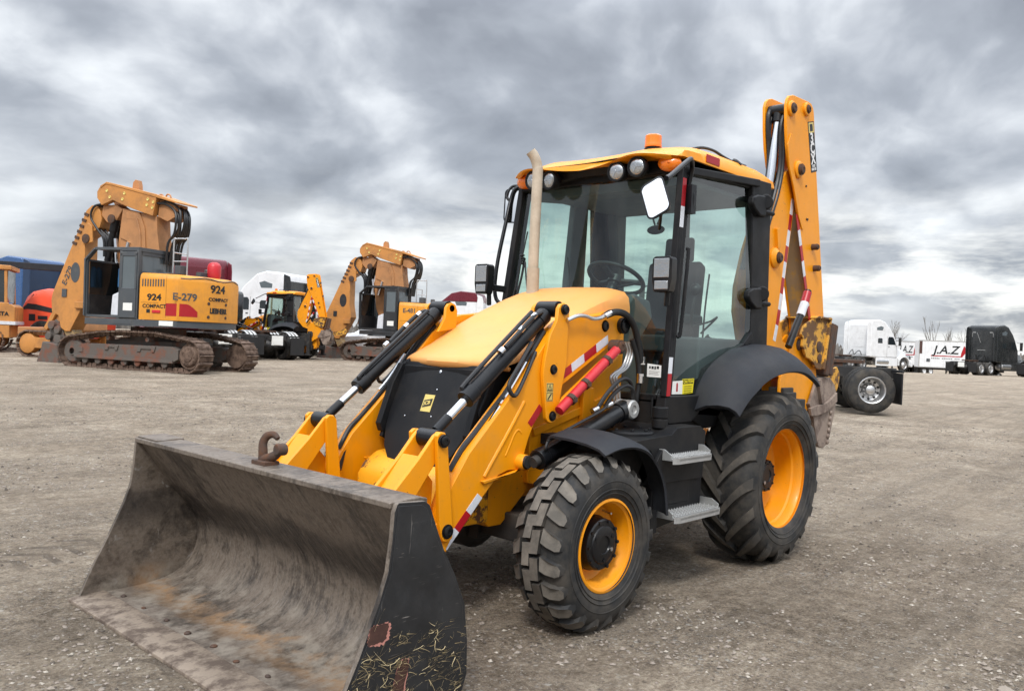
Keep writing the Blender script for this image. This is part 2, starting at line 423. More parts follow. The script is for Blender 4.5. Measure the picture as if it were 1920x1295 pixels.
class MB:
    def __init__(s):
        s.v, s.f, s.m = [], [], []
        s.cm = 0

    def add(s, v, f):
        o = len(s.v)
        s.v += [tuple(p) for p in v]
        s.f += [tuple(i + o for i in q) for q in f]
        s.m += [s.cm] * len(f)
        return s

    def box(s, x0, x1, y0, y1, z0, z1):
        v = [(x, y, z) for x in (x0, x1) for y in (y0, y1) for z in (z0, z1)]
        return s.add(v, [(0, 1, 3, 2), (4, 6, 7, 5), (0, 4, 5, 1), (2, 3, 7, 6), (0, 2, 6, 4), (1, 5, 7, 3)])

    def bar(s, p, q, w, h, up=(0, 0, 1)):
        """rectangular bar from p to q: w across, h along 'up'"""
        p, q = Vector(p), Vector(q)
        d = (q - p).normalized()
        u = Vector(up)
        a = d.cross(u)
        if a.length < 1e-5:
            a = d.cross(Vector((1, 0, 0)))
        a.normalize()
        u = a.cross(d)
        v = [c + a * (i * w / 2) + u * (j * h / 2) for c in (p, q) for i in (-1, 1) for j in (-1, 1)]
        return s.add(v, [(0, 1, 3, 2), (4, 6, 7, 5), (0, 4, 5, 1), (2, 3, 7, 6), (0, 2, 6, 4), (1, 5, 7, 3)])

    def prism(s, pts, a0, a1, ax='y'):
        n = len(pts)
        mk = {'y': lambda p, a: (p[0], a, p[1]), 'x': lambda p, a: (a, p[0], p[1]), 'z': lambda p, a: (p[0], p[1], a)}[ax]
        v = [mk(p, a0) for p in pts] + [mk(p, a1) for p in pts]
        f = [tuple(range(n)), tuple(range(2 * n - 1, n - 1, -1))]
        f += [(i, (i + 1) % n, n + (i + 1) % n, n + i) for i in range(n)]
        return s.add(v, f)

    def cyl(s, p, q, r, r2=None, n=20, cap=True):
        return s.tube([p, q], r, n, cap=cap, radii=[r, r if r2 is None else r2])

    def tube(s, pts, r, n=8, k=1, cap=True, radii=None):
        pts = catmull(pts, k) if k > 1 else [Vector(p) for p in pts]
        d0 = (pts[1] - pts[0]).normalized()
        a = d0.orthogonal().normalized()
        v, f = [], []
        for i, p in enumerate(pts):
            d = (pts[min(i + 1, len(pts) - 1)] - pts[max(i - 1, 0)]).normalized()
            a = (a - d * a.dot(d)).normalized()
            b = d.cross(a)
            rr = r if radii is None else radii[i]
            v += [p + (a * math.cos(t) + b * math.sin(t)) * rr for t in (2 * math.pi * j / n for j in range(n))]
        for i in range(len(pts) - 1):
            f += [(i * n + j, i * n + (j + 1) % n, (i + 1) * n + (j + 1) % n, (i + 1) * n + j) for j in range(n)]
        if cap:
            f += [tuple(range(n - 1, -1, -1)), tuple((len(pts) - 1) * n + j for j in range(n))]
        return s.add(v, f)

    def lathe(s, c, ax, prof, n=48, closed=False):
        """prof: (along, radius) pairs"""
        c = Vector(c)
        d = Vector(ax).normalized()
        a = d.orthogonal().normalized()
        b = d.cross(a)
        v, f = [], []
        for (h, r) in prof:
            v += [c + d * h + (a * math.cos(t) + b * math.sin(t)) * max(r, 1e-4) for t in (2 * math.pi * j / n for j in range(n))]
        m = len(prof)
        for i in range(m if closed else m - 1):
            k = (i + 1) % m
            f += [(i * n + j, i * n + (j + 1) % n, k * n + (j + 1) % n, k * n + j) for j in range(n)]
        return s.add(v, f)

    def loft(s, rings, closed=True, caps=True):
        n = len(rings[0])
        v = [p for r in rings for p in r]
        f = []
        m = n if closed else n - 1
        for i in range(len(rings) - 1):
            f += [(i * n + j, i * n + (j + 1) % n, (i + 1) * n + (j + 1) % n, (i + 1) * n + j) for j in range(m)]
        if caps and closed:
            f += [tuple(range(n)), tuple((len(rings) - 1) * n + j for j in range(n - 1, -1, -1))]
        return s.add(v, f)

    def shell(s, rings, thick):
        """open loft given thickness along -normal direction approx: rings list of point lists"""
        n, m = len(rings[0]), len(rings)
        P_ = [[Vector(p) for p in r] for r in rings]
        Q = []
        for i in range(m):
            row = []
            for j in range(n):
                du = P_[min(i + 1, m - 1)][j] - P_[max(i - 1, 0)][j]
                dv = P_[i][min(j + 1, n - 1)] - P_[i][max(j - 1, 0)]
                row.append(P_[i][j] - du.cross(dv).normalized() * thick)
            Q.append(row)
        v = [p for r in P_ for p in r] + [p for r in Q for p in r]
        o = n * m
        f = []
        for i in range(m - 1):
            for j in range(n - 1):
                a, b, c, d = i * n + j, i * n + j + 1, (i + 1) * n + j + 1, (i + 1) * n + j
                f += [(a, b, c, d), (o + d, o + c, o + b, o + a)]
        for i in range(m - 1):
            for j in (0, n - 1):
                a, d = i * n + j, (i + 1) * n + j
                f.append((a, d, o + d, o + a))
        for j in range(n - 1):
            for i in (0, m - 1):
                a, b = i * n + j, i * n + j + 1
                f.append((a, b, o + b, o + a))
        return s.add(v, f)

    def ball(s, c, rx, ry, rz, nu=16, nv=10):
        v, f = [], []
        for i in range(nv + 1):
            p = math.pi * i / nv
            for j in range(nu):
                t = 2 * math.pi * j / nu
                v.append((c[0] + rx * math.sin(p) * math.cos(t), c[1] + ry * math.sin(p) * math.sin(t), c[2] + rz * math.cos(p)))
        for i in range(nv):
            f += [(i * nu + j, i * nu + (j + 1) % nu, (i + 1) * nu + (j + 1) % nu, (i + 1) * nu + j) for j in range(nu)]
        return s.add(v, f)

    def flip(s, on=True):
        """mirror in y"""
        if on:
            s.v = [(x, -y, z) for x, y, z in s.v]
        return s


def islands(mb):
    par = list(range(len(mb.v)))
    def find(a):
        while par[a] != a:
            par[a] = par[par[a]]
            a = par[a]
        return a
    for f in mb.f:
        for i in f[1:]:
            a, c = find(f[0]), find(i)
            if a != c:
                par[a] = c
    gr = {}
    for f, m in zip(mb.f, mb.m):
        gr.setdefault(find(f[0]), []).append((f, m))
    out = []
    for fs in gr.values():
        n = MB()
        ix = {}
        for f, m in fs:
            for i in f:
                if i not in ix:
                    ix[i] = len(n.v)
                    n.v.append(mb.v[i])
            n.f.append(tuple(ix[i] for i in f))
            n.m.append(m)
        out.append(n)
    return out


EACH = {'arm_pin', 'bell_crank_pin', 'lever_pin', 'hydraulic_hose', 'pipe_fitting', 'dipper_pin', 'edge_bolt', 'grille_screw', 'steel_pipe', 'link_boss', 'bolt', 'handrail', 'lifting_eye', 'engine_top_box', 'pivot_pin'}


def obj(name, mb, ms, parent=None, bevel=0.0, angle=38, label=None, flip=False, weld=False):
    if name in EACH:
        isl = islands(mb)
        if len(isl) > 1:
            return [obj_one(name, m_, ms, parent, bevel, angle, label, flip, weld) for m_ in isl][0]
    return obj_one(name, mb, ms, parent, bevel, angle, label, flip, weld)


def obj_one(name, mb, ms, parent=None, bevel=0.0, angle=38, label=None, flip=False, weld=False):
    if flip:
        mb.flip()
    me = bpy.data.meshes.new(name)
    me.from_pydata(mb.v, [], mb.f)
    for m in (ms if isinstance(ms, (list, tuple)) else [ms]):
        me.materials.append(M[m] if isinstance(m, str) else m)
    me.polygons.foreach_set('material_index', mb.m)
    bm = bmesh.new()
    bm.from_mesh(me)
    if weld:
        bmesh.ops.remove_doubles(bm, verts=bm.verts, dist=1e-5)
    bmesh.ops.recalc_face_normals(bm, faces=bm.faces)
    bm.to_mesh(me)
    bm.free()
    me.polygons.foreach_set('use_smooth', [True] * len(me.polygons))
    me.set_sharp_from_angle(angle=rad(angle))
    o = bpy.data.objects.new(name, me)
    COL.objects.link(o)
    if parent is not None:
        o.parent = parent
    if bevel:
        b = o.modifiers.new('edge', 'BEVEL')
        b.width = bevel
        b.segments = 2
        b.limit_method = 'ANGLE'
        b.angle_limit = rad(40)
        b.harden_normals = True
    if label:
        o['label'] = label
    return o


def thing(name, label, cat, loc=(0, 0, 0), rz=0.0, group=None, scale=1.0):
    o = bpy.data.objects.new(name, None)
    o.empty_display_size = 0.2
    COL.objects.link(o)
    o.location = loc
    o.rotation_euler = (0, 0, rz)
    o.scale = (scale,) * 3
    o['label'] = label
    o['category'] = cat
    if group:
        o['group'] = group
    return o


def copy_tree(o, parent=None):
    c = o.copy()
    COL.objects.link(c)
    c.parent = parent
    for ch in list(o.children):
        copy_tree(ch, c)
    return c


def text(name, body, size, m, parent, org, right, up, extrude=0.0015, align='CENTER', sx=1.0, bold=0.0, shear=0.0):
    cu = bpy.data.curves.new(name, 'FONT')
    cu.body = body
    cu.size = size
    cu.align_x = align
    cu.align_y = 'CENTER'
    cu.extrude = extrude
    cu.offset = bold
    cu.shear = shear
    cu.resolution_u = 3
    t = bpy.data.objects.new(name, cu)
    COL.objects.link(t)
    bpy.context.view_layer.update()
    me = bpy.data.meshes.new_from_object(t.evaluated_get(bpy.context.evaluated_depsgraph_get()))
    bpy.data.objects.remove(t)
    r, u = Vector(right).normalized(), Vector(up).normalized()
    n = r.cross(u)
    me.transform(Matrix(((r.x * sx, u.x, n.x, org[0]), (r.y * sx, u.y, n.y, org[1]), (r.z * sx, u.z, n.z, org[2]), (0, 0, 0, 1))))
    me.materials.clear()
    me.materials.append(M[m])
    o = bpy.data.objects.new(name, me)
    COL.objects.link(o)
    o.parent = parent
    return o


# ---------------------------------------------------------------- ground
FH = Vector((-0.734851, -0.678228, 0))
RH = Vector((-0.678228, 0.734851, 0))


def terrain(x, y):
    r = math.hypot(x - 1.8, y)
    h = 0.40 * (1 - math.exp(-max(0.0, r - 5.5) / 14.0))
    k = min(1.0, max(0.0, (r - 3.4) / 2.0))
    dc = (x - EYE.x) * FH.x + (y - EYE.y) * FH.y
    q = min(1.0, max(0.0, (dc - 68.0) / 18.0))
    h -= 0.95 * q * q * (3 - 2 * q)
    return h + k * 0.05 * noise.noise(Vector((x * 0.22, y * 0.22, 1.3))) + k * 0.018 * noise.noise(Vector((x * 0.9, y * 0.9, 4.3)))


def spot(s, d):
    """a place on the ground: s metres across, d metres along the yard's main direction"""
    p = Vector((EYE.x, EYE.y, 0)) + RH * s + FH * d
    return Vector((p.x, p.y, terrain(p.x, p.y)))


def heading(deg):
    v = RH * math.cos(rad(deg)) + FH * math.sin(rad(deg))
    return math.atan2(v.y, v.x)


def ground_mat():
    m = bpy.data.materials.new('gravel_yard')
    m.use_nodes = True
    N = NT(m.node_tree)
    out = N.new('ShaderNodeOutputMaterial')
    b = N.new('ShaderNodeBsdfPrincipled')
    N.link(b.outputs[0], out.inputs[0])
    o = N.new('ShaderNodeTexCoord').outputs['Object']
    big_ = N.noise(o, 0.16, 6, 0.6, 0.5)
    mid_ = N.noise(o, 0.9, 8, 0.65, 0.4)
    fin_ = N.noise(o, 9.0, 10, 0.82)
    gra_ = N.noise(o, 48.0, 4, 0.75)
    ang = math.atan2(RH.y, RH.x)
    tr = N.noise(N.mapping(o, rot=(0, 0, -ang), scale=(0.22, 2.4, 1)), 1.0, 6, 0.6, 0.8)     # wheel ruts along the yard
    tr2 = N.noise(N.mapping(o, rot=(0, 0, -ang - 0.5), scale=(0.3, 4.0, 1)), 1.0, 5, 0.6, 1.2)
    mixn = N.math('ADD', N.math('MULTIPLY', mid_, 0.25), N.math('ADD', N.math('MULTIPLY', fin_, 0.45), N.math('MULTIPLY', gra_, 0.3)))
    c = N.ramp(mixn, (0.390, (0.060, 0.044, 0.031)), (0.455, (0.212, 0.166, 0.120)), (0.515, (0.362, 0.292, 0.217)), (0.585, (0.61, 0.515, 0.400)))  # mottled dirt colour; hollows painted darker, crests paler to stand in for relief shading
    c = N.mix(N.ramp(big_, (0.42, 0.0), (0.62, 0.45)), c, (0.335, 0.270, 0.202))
    c = N.mix(N.math('MULTIPLY', N.ramp(tr, (0.50, 0.0), (0.62, 1.0)), 0.32), c, (0.135, 0.108, 0.080))
    c = N.mix(N.math('MULTIPLY', N.ramp(tr2, (0.55, 0.0), (0.66, 1.0)), 0.35), c, (0.39, 0.327, 0.255))
    # tread marks left by passing wheels
    sx_ = N.new('ShaderNodeSeparateXYZ')
    N.link(o, sx_.inputs[0])
    marks = None
    for (dx, dy, off, pit) in ((RH.x, RH.y, -3.9, 26.0), (RH.x + .12 * FH.x, RH.y + .12 * FH.y, -6.3, 24.0), (FH.x + .35 * RH.x, FH.y + .35 * RH.y, 2.9, 30.0), (FH.x + .30 * RH.x, FH.y + .30 * RH.y, 4.6, 30.0)):
        ln = math.hypot(dx, dy)
        dx, dy = dx / ln, dy / ln
        base_ = EYE.x * -dy + EYE.y * dx
        al = N.math('ADD', N.math('MULTIPLY', sx_.outputs[0], dx), N.math('MULTIPLY', sx_.outputs[1], dy))
        ac = N.math('ADD', N.math('ADD', N.math('MULTIPLY', sx_.outputs[0], -dy), N.math('MULTIPLY', sx_.outputs[1], dx)), -base_ - off)
        ac = N.math('ABSOLUTE', N.math('ADD', ac, N.math('MULTIPLY', N.math('SUBTRACT', N.noise(o, 0.35, 2), 0.5), 1.0)))
        bandm = N.ramp(ac, (0.19, 1.0), (0.26, 0.0))
        pat = N.ramp(N.math('SINE', N.math('ADD', N.math('MULTIPLY', al, pit), N.math('MULTIPLY', ac, 16.0))), (0.35, 0.0), (0.75, 1.0))
        one = N.math('MULTIPLY', N.math('MULTIPLY', bandm, pat), N.ramp(N.noise(o, 0.7, 4, 0.6), (0.46, 0.0), (0.58, 1.0)))
        marks = one if marks is None else N.math('MAXIMUM', marks, one)
    c = N.mix(N.math('MULTIPLY', marks, 0.75), c, (0.120, 0.095, 0.073))
    # loose stones of three sizes, thicker in patches
    patch = N.ramp(N.noise(o, 1.1, 6, 0.6), (0.40, 0.30), (0.58, 1.0))
    hs_ = []
    for sc_, thr, amt in ((22.0, 0.70, 1.0), (46.0, 0.50, 1.0), (100.0, 0.36, 0.9)):
        warp_ = N.vmath('ADD', o, N.vmath('SCALE', N.new('ShaderNodeTexNoise').outputs['Color']))
        nz = [l.from_node for l in warp_.node.inputs[1].links][0]
        nz.inputs['Scale'].default_value = 0.35 / sc_
        tn = [l.from_node for l in nz.inputs[0].links][0]
        N.link(o, tn.inputs['Vector'])
        tn.inputs['Scale'].default_value = sc_ * 1.3
        v1 = N.voro(warp_, sc_)
        sp = N.new('ShaderNodeSeparateColor')
        N.link(N.voro(warp_, sc_, out='Color'), sp.inputs[0])
        f1 = N.math('MULTIPLY', N.ramp(sp.outputs[0], (thr, 0.0), (thr + .03, amt)), N.ramp(v1, (0.26, 1.0), (0.40, 0.0)))
        f1 = N.math('MULTIPLY', f1, patch)
        stone = N.ramp(sp.outputs[1], (0.0, (0.09, 0.073, 0.058)), (0.5, (0.28, 0.243, 0.203)), (1.0, (0.60, 0.555, 0.49)))
        c = N.mix(f1, c, stone)
        hs_.append(N.math('MULTIPLY', N.math('MULTIPLY', f1, N.math('SUBTRACT', 0.6, v1)), 14.0 / sc_))
    N.link(c, b.inputs['Base Color'])
    b.inputs['Roughness'].default_value = 0.92
    b.inputs['Specular IOR Level'].default_value = 0.2
    h = N.math('ADD', N.math('MULTIPLY', mid_, 1.2), N.math('ADD', N.math('MULTIPLY', fin_, 1.5), N.math('MULTIPLY', gra_, 0.25)))
    h = N.math('ADD', h, N.math('ADD', N.math('MULTIPLY', tr, 2.6), N.math('MULTIPLY', tr2, 1.2)))
    h = N.math('ADD', h, N.math('MULTIPLY', marks, -0.7))
    for q_ in hs_:
        h = N.math('ADD', h, q_)
    bn = N.new('ShaderNodeBump')
    bn.inputs['Strength'].default_value = 1.0
    bn.inputs['Distance'].default_value = 0.055
    N.link(h, bn.inputs['Height'])
    N.link(bn.outputs[0], b.inputs['Normal'])
    return m


M['ground'] = ground_mat()
g = MB()
NS = 360
rings = [0.0]
r_ = 0.6
while r_ < 3000:
    rings.append(r_)
    r_ *= 1.022 if r_ < 60 else 1.15
gv, gf = [(EYE.x, EYE.y, terrain(EYE.x, EYE.y))], []
for r_ in rings[1:]:
    for j in range(NS):
        t = 2 * math.pi * j / NS
        x, y = EYE.x + r_ * math.cos(t), EYE.y + r_ * math.sin(t)
        gv.append((x, y, terrain(x, y)))
gf += [(0, 1 + j, 1 + (j + 1) % NS) for j in range(NS)]
for i in range(len(rings) - 2):
    a = 1 + i * NS
    gf += [(a + j, a + NS + j, a + NS + (j + 1) % NS, a + (j + 1) % NS) for j in range(NS)]
g.add(gv, gf)
go = obj('ground', g, 'ground', angle=80)
go['kind'] = 'structure'

# loose gravel lying on the yard: nobody could count it
rng = random.Random(11)
g = MB()
OCT = [(1, 0, 0), (-1, 0, 0), (0, 1, 0), (0, -1, 0), (0, 0, 1), (0, 0, -1)]
OF = [(0, 2, 4), (2, 1, 4), (1, 3, 4), (3, 0, 4), (2, 0, 5), (1, 2, 5), (3, 1, 5), (0, 3, 5)]
n_st = 0
while n_st < 24000:
    d = 1.9 + 15 * rng.random() ** 1.7
    s_ = (rng.random() * 2 - 1) * d * 0.68
    p = spot(s_, d)
    cl = noise.noise(Vector((p.x * 0.8, p.y * 0.8, 9.0))) + 0.5 * noise.noise(Vector((p.x * 2.3, p.y * 2.3, 2.0)))
    if rng.random() > 0.35 + 1.3 * cl:
        continue
    sz = (0.0036 + 0.0115 * rng.random() ** 3.0) * (1 + d * 0.03)
    if rng.random() < 0.008:
        sz *= 2.0
    a = rng.random() * 6.28
    ca, sa = math.cos(a), math.sin(a)
    ex, ey, ez = sz * rng.uniform(0.8, 1.5), sz * rng.uniform(0.7, 1.1), sz * rng.uniform(0.45, 0.8)
    v = []
    for q in OCT:
        x, y, z = (q[0] * ex * rng.uniform(0.75, 1.2), q[1] * ey * rng.uniform(0.75, 1.2), q[2] * ez)
        x += rng.uniform(-.3, .3) * sz
        y += rng.uniform(-.3, .3) * sz
        v.append((p.x + x * ca - y * sa, p.y + x * sa + y * ca, p.z + z + ez * 0.35))
    g.cm = rng.choice((0, 0, 0, 0, 0, 1, 2))
    g.add(v, OF)
    n_st += 1
M['st0'] = mat('stone_grey', (0.25, 0.212, 0.175), 0.9)
M['st1'] = mat('stone_pale', (0.37, 0.33, 0.275), 0.9)
M['st2'] = mat('stone_dark', (0.10, 0.082, 0.066), 0.9)
gr = obj('gravel', g, ['st0', 'st1', 'st2'], angle=20)
gr['kind'] = 'stuff'
gr['label'] = 'loose pale gravel scattered over the bare dirt of the yard'
gr['category'] = 'gravel'


# ---------------------------------------------------------------- the backhoe loader (its own frame is the world's: X forward, Y to its left)
BH = thing('backhoe_loader', 'large yellow backhoe loader in front, bucket on the ground, upright boom behind its cab', 'backhoe loader')


def sides():
    return ((1, False), (-1, True))


def pin(mb, x, z, y0, y1, r, n=20):
    """pin with a stepped, chamfered head on the outer face y1"""
    mb.lathe((x, y0, z), (0, 1, 0), [(0, 0), (0, r * 1.25), (y1 - y0 - 0.012, r * 1.25), (y1 - y0 - 0.012, r), (y1 - y0 - .003, r), (y1 - y0, r * .85), (y1 - y0, r * .45), (y1 - y0 - .004, r * .42), (y1 - y0 - .004, 0)], n)


# ---- loader bucket
BW = 1.17
inner = [(4.03, 0.020), (3.86, 0.026), (3.66, 0.032), (3.52, 0.060), (3.425, 0.115), (3.375, 0.200), (3.362, 0.300), (3.385, 0.390), (3.440, 0.470), (3.530, 0.585), (3.640, 0.735), (3.722, 0.846)]
inner = [(p.x, p.z) for p in catmull([(x, 0, z) for x, z in inner], 4)]
outer = [(3.745, 0.876), (3.592, 0.869), (3.574, 0.852), (3.518, 0.736), (3.45, 0.61), (3.37, 0.44), (3.338, 0.30), (3.345, 0.16), (3.40, 0.06), (3.50, 0.012), (3.66, 0.004), (3.86, 0.003), (4.03, 0.003)]
b = MB().prism(inner + outer, -BW + .012, BW - .012)
bucket = obj('loader_bucket', b, 'steel', BH, bevel=0.004)
cheek = [(3.744, .882), (3.735, .888), (3.60, .880), (3.574, .862), (3.518, .736), (3.484, .665), (3.417, .554), (3.353, .418), (3.328, .253), (3.323, .114), (3.36, .012), (3.5, .0), (4.04, .004), (4.0, .105), (3.953, .21), (3.90, .315), (3.855, .417), (3.81, .52), (3.776, .623), (3.762, .74), (3.756, .853)]
for sg, fl in sides():
    # outside skin black paint, inside and edges bare steel
    b = MB()
    b.cm = 0
    b.prism(cheek, BW - .014, BW + .010)
    b.cm = 1
    b.m[1] = 1
    b.prism([(3.7415, .874), (3.73, .876), (3.62, .868), (3.59, .850), (3.535, .73), (3.43, .545), (3.368, .414), (3.343, .253), (3.338, .12), (3.372, .022), (3.5, .012), (4.018, .012), (3.985, .1), (3.938, .21), (3.84, .417), (3.761, .623), (3.742, .85)], BW + .0095, BW + .0125)
    sp_ = obj('side_plate', b, ['steel', 'scuff'], bucket, bevel=0.003, flip=fl)
    if not fl:
        # worn-through patches on the outer skin
        b = MB()
        for cx, cz, w, h, sd in ((3.815, .395, .095, .075, 1), (3.70, .17, .06, .19, 5)):
            rr = random.Random(sd)
            for mi in (1, 0):
                b.cm = mi
                pts = []
                for i in range(56):
                    t = 2 * math.pi * i / 56
                    c_, s_ = math.cos(t), math.sin(t)
                    q = (abs(c_) ** 5 + abs(s_) ** 5) ** (-1 / 5)
                    j = .5 * q * rr.uniform(.90, 1.06)
                    if mi:                          # ragged pink primer showing along two edges only
                        j *= 1.0 + max(0.0, -.75 * c_ - .55 * s_) * rr.uniform(.15, .5)
                    pts.append((cx + w * j * c_ - .25 * h * j * s_, cz + h * j * s_))
                yy = BW + .0125 + (0.0006 if mi else 0.0012)
                b.prism(pts, BW + .012, yy)
        obj('bare_patch', b, ['oilrust', 'pink'], bucket, label='patch where the black paint is worn through to brown steel')
b = MB().prism([(4.088, .001), (4.086, .017), (4.06, .024), (3.905, .0335), (3.895, .0285), (3.895, .003), (4.0, -.002)], -BW - .006, BW + .006)
obj('cutting_edge', b, 'edge', bucket, bevel=0.003)
b = MB()                                   # bolts and lumps on the cutting edge
for k in range(9):
    y = -1.0 + k * .25 + .02 * math.sin(k * 7)
    b.ball((3.86 + .012 * math.sin(k * 3), y, .029), .016 + .004 * math.sin(k * 5), .018, .008 + .003 * math.sin(k * 11), 9, 5)
obj('edge_bolt', b, 'rust', bucket)
# box section along the top with end flaps
b = MB().prism([(3.757, .886), (3.757, .860), (3.60, .850), (3.562, .850), (3.560, .884), (3.60, .893)], -BW - .006, BW - .02)
b.prism([(3.742, .886), (3.742, .897), (3.58, .902), (3.575, .885)], -BW - .005, -BW + .24)
obj('top_rail', b, 'steel', bucket, bevel=0.006)
# lifting hook
HY = 0.055
b = MB()
hk = [(3.66, HY, .895), (3.66, HY - .005, .955), (3.655, HY - .015, 1.01), (3.64, HY - .0, 1.05), (3.62, HY + .04, 1.062), (3.61, HY + .075, 1.04)]
b.tube(hk, .02, 12, 6, radii=[.030, .029, .029, .029, .028, .028, .028, .028, .027, .027, .027, .026, .026, .026, .026, .025, .025, .025, .024, .024, .023, .022, .022, .021, .020, .020, .019, .018, .017, .016, .014][:31])
b.tube([(3.66, HY, .915), (3.655, HY + .05, .925), (3.64, HY + .11, .955), (3.63, HY + .135, 1.0)], .02, 12, 6, radii=[.03] * 6 + [.028] * 6 + [.026] * 6 + [.024])
b.lathe((3.595, HY + .135, .985), (1, 0, 0), [(0, 0), (0, .030), (.007, .036), (.06, .036), (.067, .030), (.067, 0)], 18)
b.box(3.61, 3.71, HY - .05, HY + .10, .88, .912)
b.v = [(3.66 + (x - 3.66) * .82, HY + (y - HY) * .82, .893 + (z - .893) * .82) for x, y, z in b.v]
obj('lifting_hook', b, 'rust', bucket, bevel=0.004)
# straw stuck to the outer cheek: uncountable
rs = random.Random(5)
b = MB()
n_bl = 0
while n_bl < 900:
    z = .010 + .36 * rs.random() ** 1.9
    hi = 4.03 - .46 * z
    x = 3.335 + (hi - 3.335) * rs.random() ** .9
    if rs.random() < .22:
        x = hi - .06 * rs.random() ** 2
        z = .02 + .40 * rs.random()
    if noise.noise(Vector((x * 9, z * 14, 3.0))) < -.12 and z > .06:
        continue
    a = rs.gauss(math.pi - .25, .38) if rs.random() < .75 else rs.random() * 6.28
    L_ = rs.uniform(.015, .06) * (2.2 if rs.random() < .14 else 1)
    cv, wd_ = rs.gauss(0, .35), rs.uniform(.0005, .0019)
    y0 = BW + .0135 + rs.uniform(0, .006)
    lp, rp_ = [], []
    for i in range(5):
        t = i / 4
        aa = a + cv * t
        qx, qz = x + math.cos(aa) * L_ * t, z + math.sin(aa) * L_ * t * .8
        w_ = wd_ * (1 - .75 * t)
        yy = y0 + .012 * t * t * math.sin(k_s := (x * 91 + z * 57)) ** 2 + .002 * math.sin(t * 5)
        lp.append((qx - math.sin(aa) * w_, yy, max(.003, qz + math.cos(aa) * w_)))
        rp_.append((qx + math.sin(aa) * w_, yy + .0012, max(.003, qz - math.cos(aa) * w_)))
    if min(p[0] for p in lp) < 3.325 or max(p[0] + .46 * p[2] for p in lp) > 4.05:
        continue
    n_bl += 1
    b.add(lp + rp_, [(i, i + 1, i + 6, i + 5) for i in range(4)])
st_ = obj('dry_grass', b, 'grass', bucket)
st_['kind'] = 'stuff'

# ---- loader arms, levers, cylinders on both sides
ARM = [(2.931, .525), (2.892, .434), (2.643, .685), (2.517, .802), (2.44, .822), (2.366, .819), (2.300, .838), (2.314, .905), (2.287, .979), (2.246, 1.062), (2.160, 1.182), (2.036, 1.270), (1.507, 1.551), (1.408, 1.626), (1.40, 1.68), (1.43, 1.735), (1.493, 1.752), (1.577, 1.734), (1.731, 1.713), (1.873, 1.699), (1.988, 1.668), (2.134, 1.571), (2.441, 1.233), (2.749, .936), (2.881, .752), (2.935, .60)]
BELL = [(2.103, 1.669), (2.098, 1.738), (2.078, 1.763), (2.045, 1.772), (2.015, 1.760), (1.996, 1.72), (2.0, 1.60), (2.002, 1.422), (2.048, 1.218), (2.069, 1.10), (2.09, 1.076), (2.125, 1.070), (2.155, 1.08), (2.172, 1.105), (2.211, 1.359), (2.198, 1.445), (2.164, 1.574)]
LEVER = [(3.005, 1.02), (3.008, 1.045), (2.985, 1.062), (2.955, 1.060), (2.935, 1.035), (2.925, .95), (2.868, .54), (2.875, .51), (2.90, .497), (2.935, .503), (2.952, .53), (2.968, .60)]
LINK = [(3.0, 1.043), (2.975, 1.062), (2.94, 1.058), (2.916, 1.03), (2.93, .985), (2.985, .905), (3.20, .63), (3.24, .62), (3.33, .62), (3.36, .67), (3.30, .735), (3.10, .93)]
